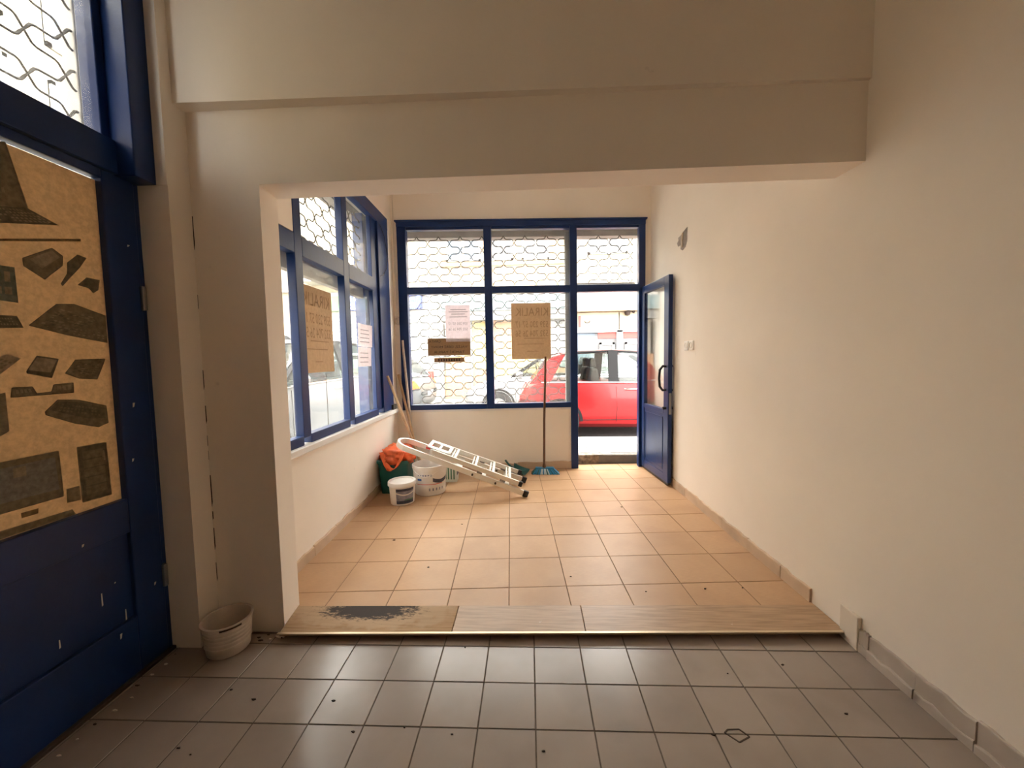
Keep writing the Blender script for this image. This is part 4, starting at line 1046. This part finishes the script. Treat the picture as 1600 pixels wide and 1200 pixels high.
bpart('sign_board', 'facade_cream', C, Fc, (2.58, 9, 2.02, 2.53, -.2, .05))
bpart('shop_post', 'win_frame_white', C, Fc, (2.50, 2.66, .85, 2.02, -.1, .07))
bpart('shop_post', 'win_frame_white', C, Fc, (1.30, 1.36, .85, 2.02, -.1, .07))
bpart('shop_post', 'win_frame_white', C, Fc, (4.3, 4.46, .85, 2.02, -.1, .07))
bpart('shop_head', 'win_frame_white', C, Fc, (1.3, 9, 1.97, 2.03, -.1, .07))
bpart('shop_glass', 'win_pane_blue', C, Fc, (1.36, 1.9, .85, 1.97, -.08, -.02))
bpart('shop_glass', 'win_pane_grey', C, Fc, (1.9, 2.5, .85, 1.97, -.08, -.02))
bpart('shop_glass', 'win_pane_grey', C, Fc, (2.66, 9, .85, 1.97, -.08, -.02))
bpart('red_strip', 'sign_red', C, Fc, (1.98, 2.48, 1.80, 1.97, -.02, .0))
bpart('red_strip', 'sign_red', C, Fc, (2.70, 4.3, 1.80, 1.97, -.02, .0))
for a in (2.02, 2.74): bwin(C, lambda x, z, d: Fc(x, z, d * .5), a, a + .42, 1.0, 1.68, 1, 1)
obj('camera_dome', MB().lathe([(.001, -.09), (.06, -.07), (.085, 0), (.085, .03)], Fc(2.78, 2.50, .12), 14), 'ink_dark', C)
obj('camera_dome', MB().lathe([(.001, -.04), (.03, -.03), (.04, 0), (.04, .02)], Fc(2.95, 2.52, .12), 12), 'ink_dark', C)
for a in (1.7, 3.6): bwin(C, Fc, a, a + 1.1, 4.15, 5.1, 2, 1)
# B: peach house with yellow shop, behind the second far pane
Bb = tag(empty('shop_building', (-.6, YF, 0)), 'peach house with a yellow shopfront opposite the barred window', 'building')
bpart('wall', 'facade_peach', Bb, Fc, (-2.45, 1.25, 3.25, TOP, -3, 0))
bpart('wall_base', 'facade_orange', Bb, Fc, (-2.45, 1.25, 0, 1.0, -.3, 0))
bpart('ledge', 'facade_cream', Bb, Fc, (-2.45, 1.25, 3.92, 4.0, -.1, .09))
bpart('cornice', 'facade_white', Bb, Fc, (-2.45, 1.25, 3.0, 3.28, -.2, .20))
bpart('canopy', 'facade_teal', Bb, Fc, (-2.40, 1.25, 2.62, 3.0, -.2, .42))
bpart('canopy_edge', 'facade_grey', Bb, Fc, (-2.40, 1.25, 2.36, 2.62, -.2, .36))
bpart('panel', 'facade_yellow', Bb, Fc, (-2.05, -1.05, 1.0, 2.40, -.2, .02))
bpart('panel', 'facade_orange', Bb, Fc, (-1.05, -.2, 1.55, 2.40, -.2, .03))
bpart('panel', 'facade_yellow', Bb, Fc, (-1.05, .3, .4, 1.55, -.2, .04))
bpart('panel', 'facade_grey', Bb, Fc, (-.2, 1.25, 1.0, 2.40, -.2, .01))
bpart('panel', 'facade_white', Bb, Fc, (.55, .75, .4, 2.40, -.2, .05))
bpart('door_leaf', 'facade_orange', Bb, Fc, (-2.40, -1.6, .1, 1.35, -.2, .05))
bpart('post', 'facade_grey', Bb, Fc, (-1.66, -1.60, .1, 2.4, 0, .09))
bpart('post', 'facade_grey', Bb, Fc, (-1.08, -1.02, .1, 2.4, 0, .08))
bwin(Bb, Fc, -2.30, -1.32, 4.05, 5.1, 2, 1, pm='win_pane_blue')
bwin(Bb, Fc, -1.20, -.40, 4.05, 5.1, 2, 1)
bwin(Bb, Fc, -.15, .62, 4.05, 5.1, 2, 1)
# A: white house with blue sign and roller shutter
A = tag(empty('shop_building', (-5, YF, 0)), 'white house with a blue shop sign and closed louvred shutter', 'building')
bpart('wall', 'facade_cream', A, Fc, (-6.35, -2.45, 3.3, TOP, -3, 0))
bpart('wall_base', 'facade_white', A, Fc, (-6.35, -2.45, 0, 3.3, -3, -.05))
bpart('corner_post', 'facade_white', A, Fc, (-2.98, -2.6, 0, 3.3, -.2, .06))
bpart('gate', 'facade_grey', A, Fc, (-2.60, -2.45, 0, 2.3, -.2, .06))
s_ = own(bpart('shop_sign', 'sign_blue', A, Fc, (-5.25, -3.05, 2.74, 3.22, -.1, .14)))
for zz, n_, hh in ((3.06, 13, .11), (2.90, 17, .06), (2.80, 17, .05)):
    for i in range(n_):
        a = -5.15 + i * 2.0 / n_; bpart('sign_stroke', 'sign_white', s_, Fc, (a, a + 1.25 / n_, zz - hh / 2, zz + hh / 2, .14, .15))
bpart('shop_sign', 'sign_green', A, Fc, (-6.0, -5.27, 2.74, 3.15, -.1, .12))
for a, b2 in ((-4.55, -3.0), (-6.3, -4.75)):
    f = own(bpart('shutter_frame', 'facade_grey', A, Fc, (a, b2, .3, 2.60, -.05, .01)))
    for i in range(22): obj('slat', MB().box(a + .06, b2 - .06, .35 + i * .10, .43 + i * .10, .0, .045, Fc), 'shutter_white', f)
bpart('board', 'sign_red', A, Fc, (-2.92, -2.75, .55, .95, .06, .08))
bwin(A, Fc, -4.6, -3.5, 4.1, 5.1, 2, 1)
bpart('balcony', 'facade_white', A, Fc, (-6.3, -4.7, 3.5, 3.7, 0, .6))
E_ = tag(empty('tall_house', (-9, YF, 0)), 'tall cream house with an air conditioner at the street corner', 'building')
bpart('wall', 'facade_cream', E_, Fc, (-14, -6.35, 0, 8.2, -3, .02))
bpart('ledge', 'facade_white', E_, Fc, (-14, -6.35, 3.3, 3.5, 0, .15))
for a_ in (-7.6, -9.3): bwin(E_, lambda x, z, d: Fc(x, z, d + .02), a_, a_ + 1.0, 4.1, 5.7, 2, 1); bwin(E_, lambda x, z, d: Fc(x, z, d + .02), a_, a_ + 1.0, 6.2, 7.6, 2, 1)
bwin(E_, lambda x, z, d: Fc(x, z, d + .02), -8.8, -7.5, 1.3, 2.5, 2, 1, pm='win_pane_blue')
h_ = own(bpart('air_conditioner', 'hvac_grey', E_, Fc, (-7.25, -6.5, 1.55, 2.1, 0, .32)))
obj('fan_grille', MB().lathe([(.001, 0), (.2, 0), (.2, -.02), (.22, -.02)], Fc(-6.95, 1.83, .33), 18, 'y'), 'facade_dark', h_)
# D: block along the side street, seen above the poster door
XD = -7.2
def Dc(y, z, d): return (XD + d, y, z)
D = tag(empty('apartment_block', (XD, 3, 0)), 'pale apartment block across the side street above the poster door', 'building')
bpart('wall', 'facade_cream', D, Dc, (-8, 9.3, 0, 7.4, -3, 0))
bpart('ledge', 'facade_white', D, Dc, (-8, 9.3, 3.4, 3.6, 0, .15))
for y in (1.0, 4.4, 5.9, 7.4): bwin(D, Dc, y, y + 1.0, 4.0, 5.6, 2, 1, pm='facade_white')
for y in (1.0, 4.4, 5.9, 7.4): bwin(D, Dc, y, y + 1.0, 6.1, 7.2, 2, 1, pm='win_pane_blue')
bpart('shop_sign', 'sign_blue', D, Dc, (3.2, 4.2, 4.2, 5.2, 0, .1))
# cloth awning over the side street front
aw = tag(empty('awning', (-2.2, .9, 3.0)), 'drooping grey awning seen through the light above the poster door', 'awning')
obj('cloth', MB().prism([(-1.83, 3.20), (-2.95, 2.86), (-2.95, 2.82), (-1.83, 3.16)], -.9, .98, lambda a, b_, c: (a, c, b_)), 'shutter_box', aw)
obj('front_bar', MB().tube([(-2.95, -.9, 2.84), (-2.95, .98, 2.84)], .02, 8), 'wire_steel', aw)
obj('arm', MB().tube([(-1.83, .9, 2.98), (-2.93, .9, 2.84)], .015, 6), 'wire_steel', aw)
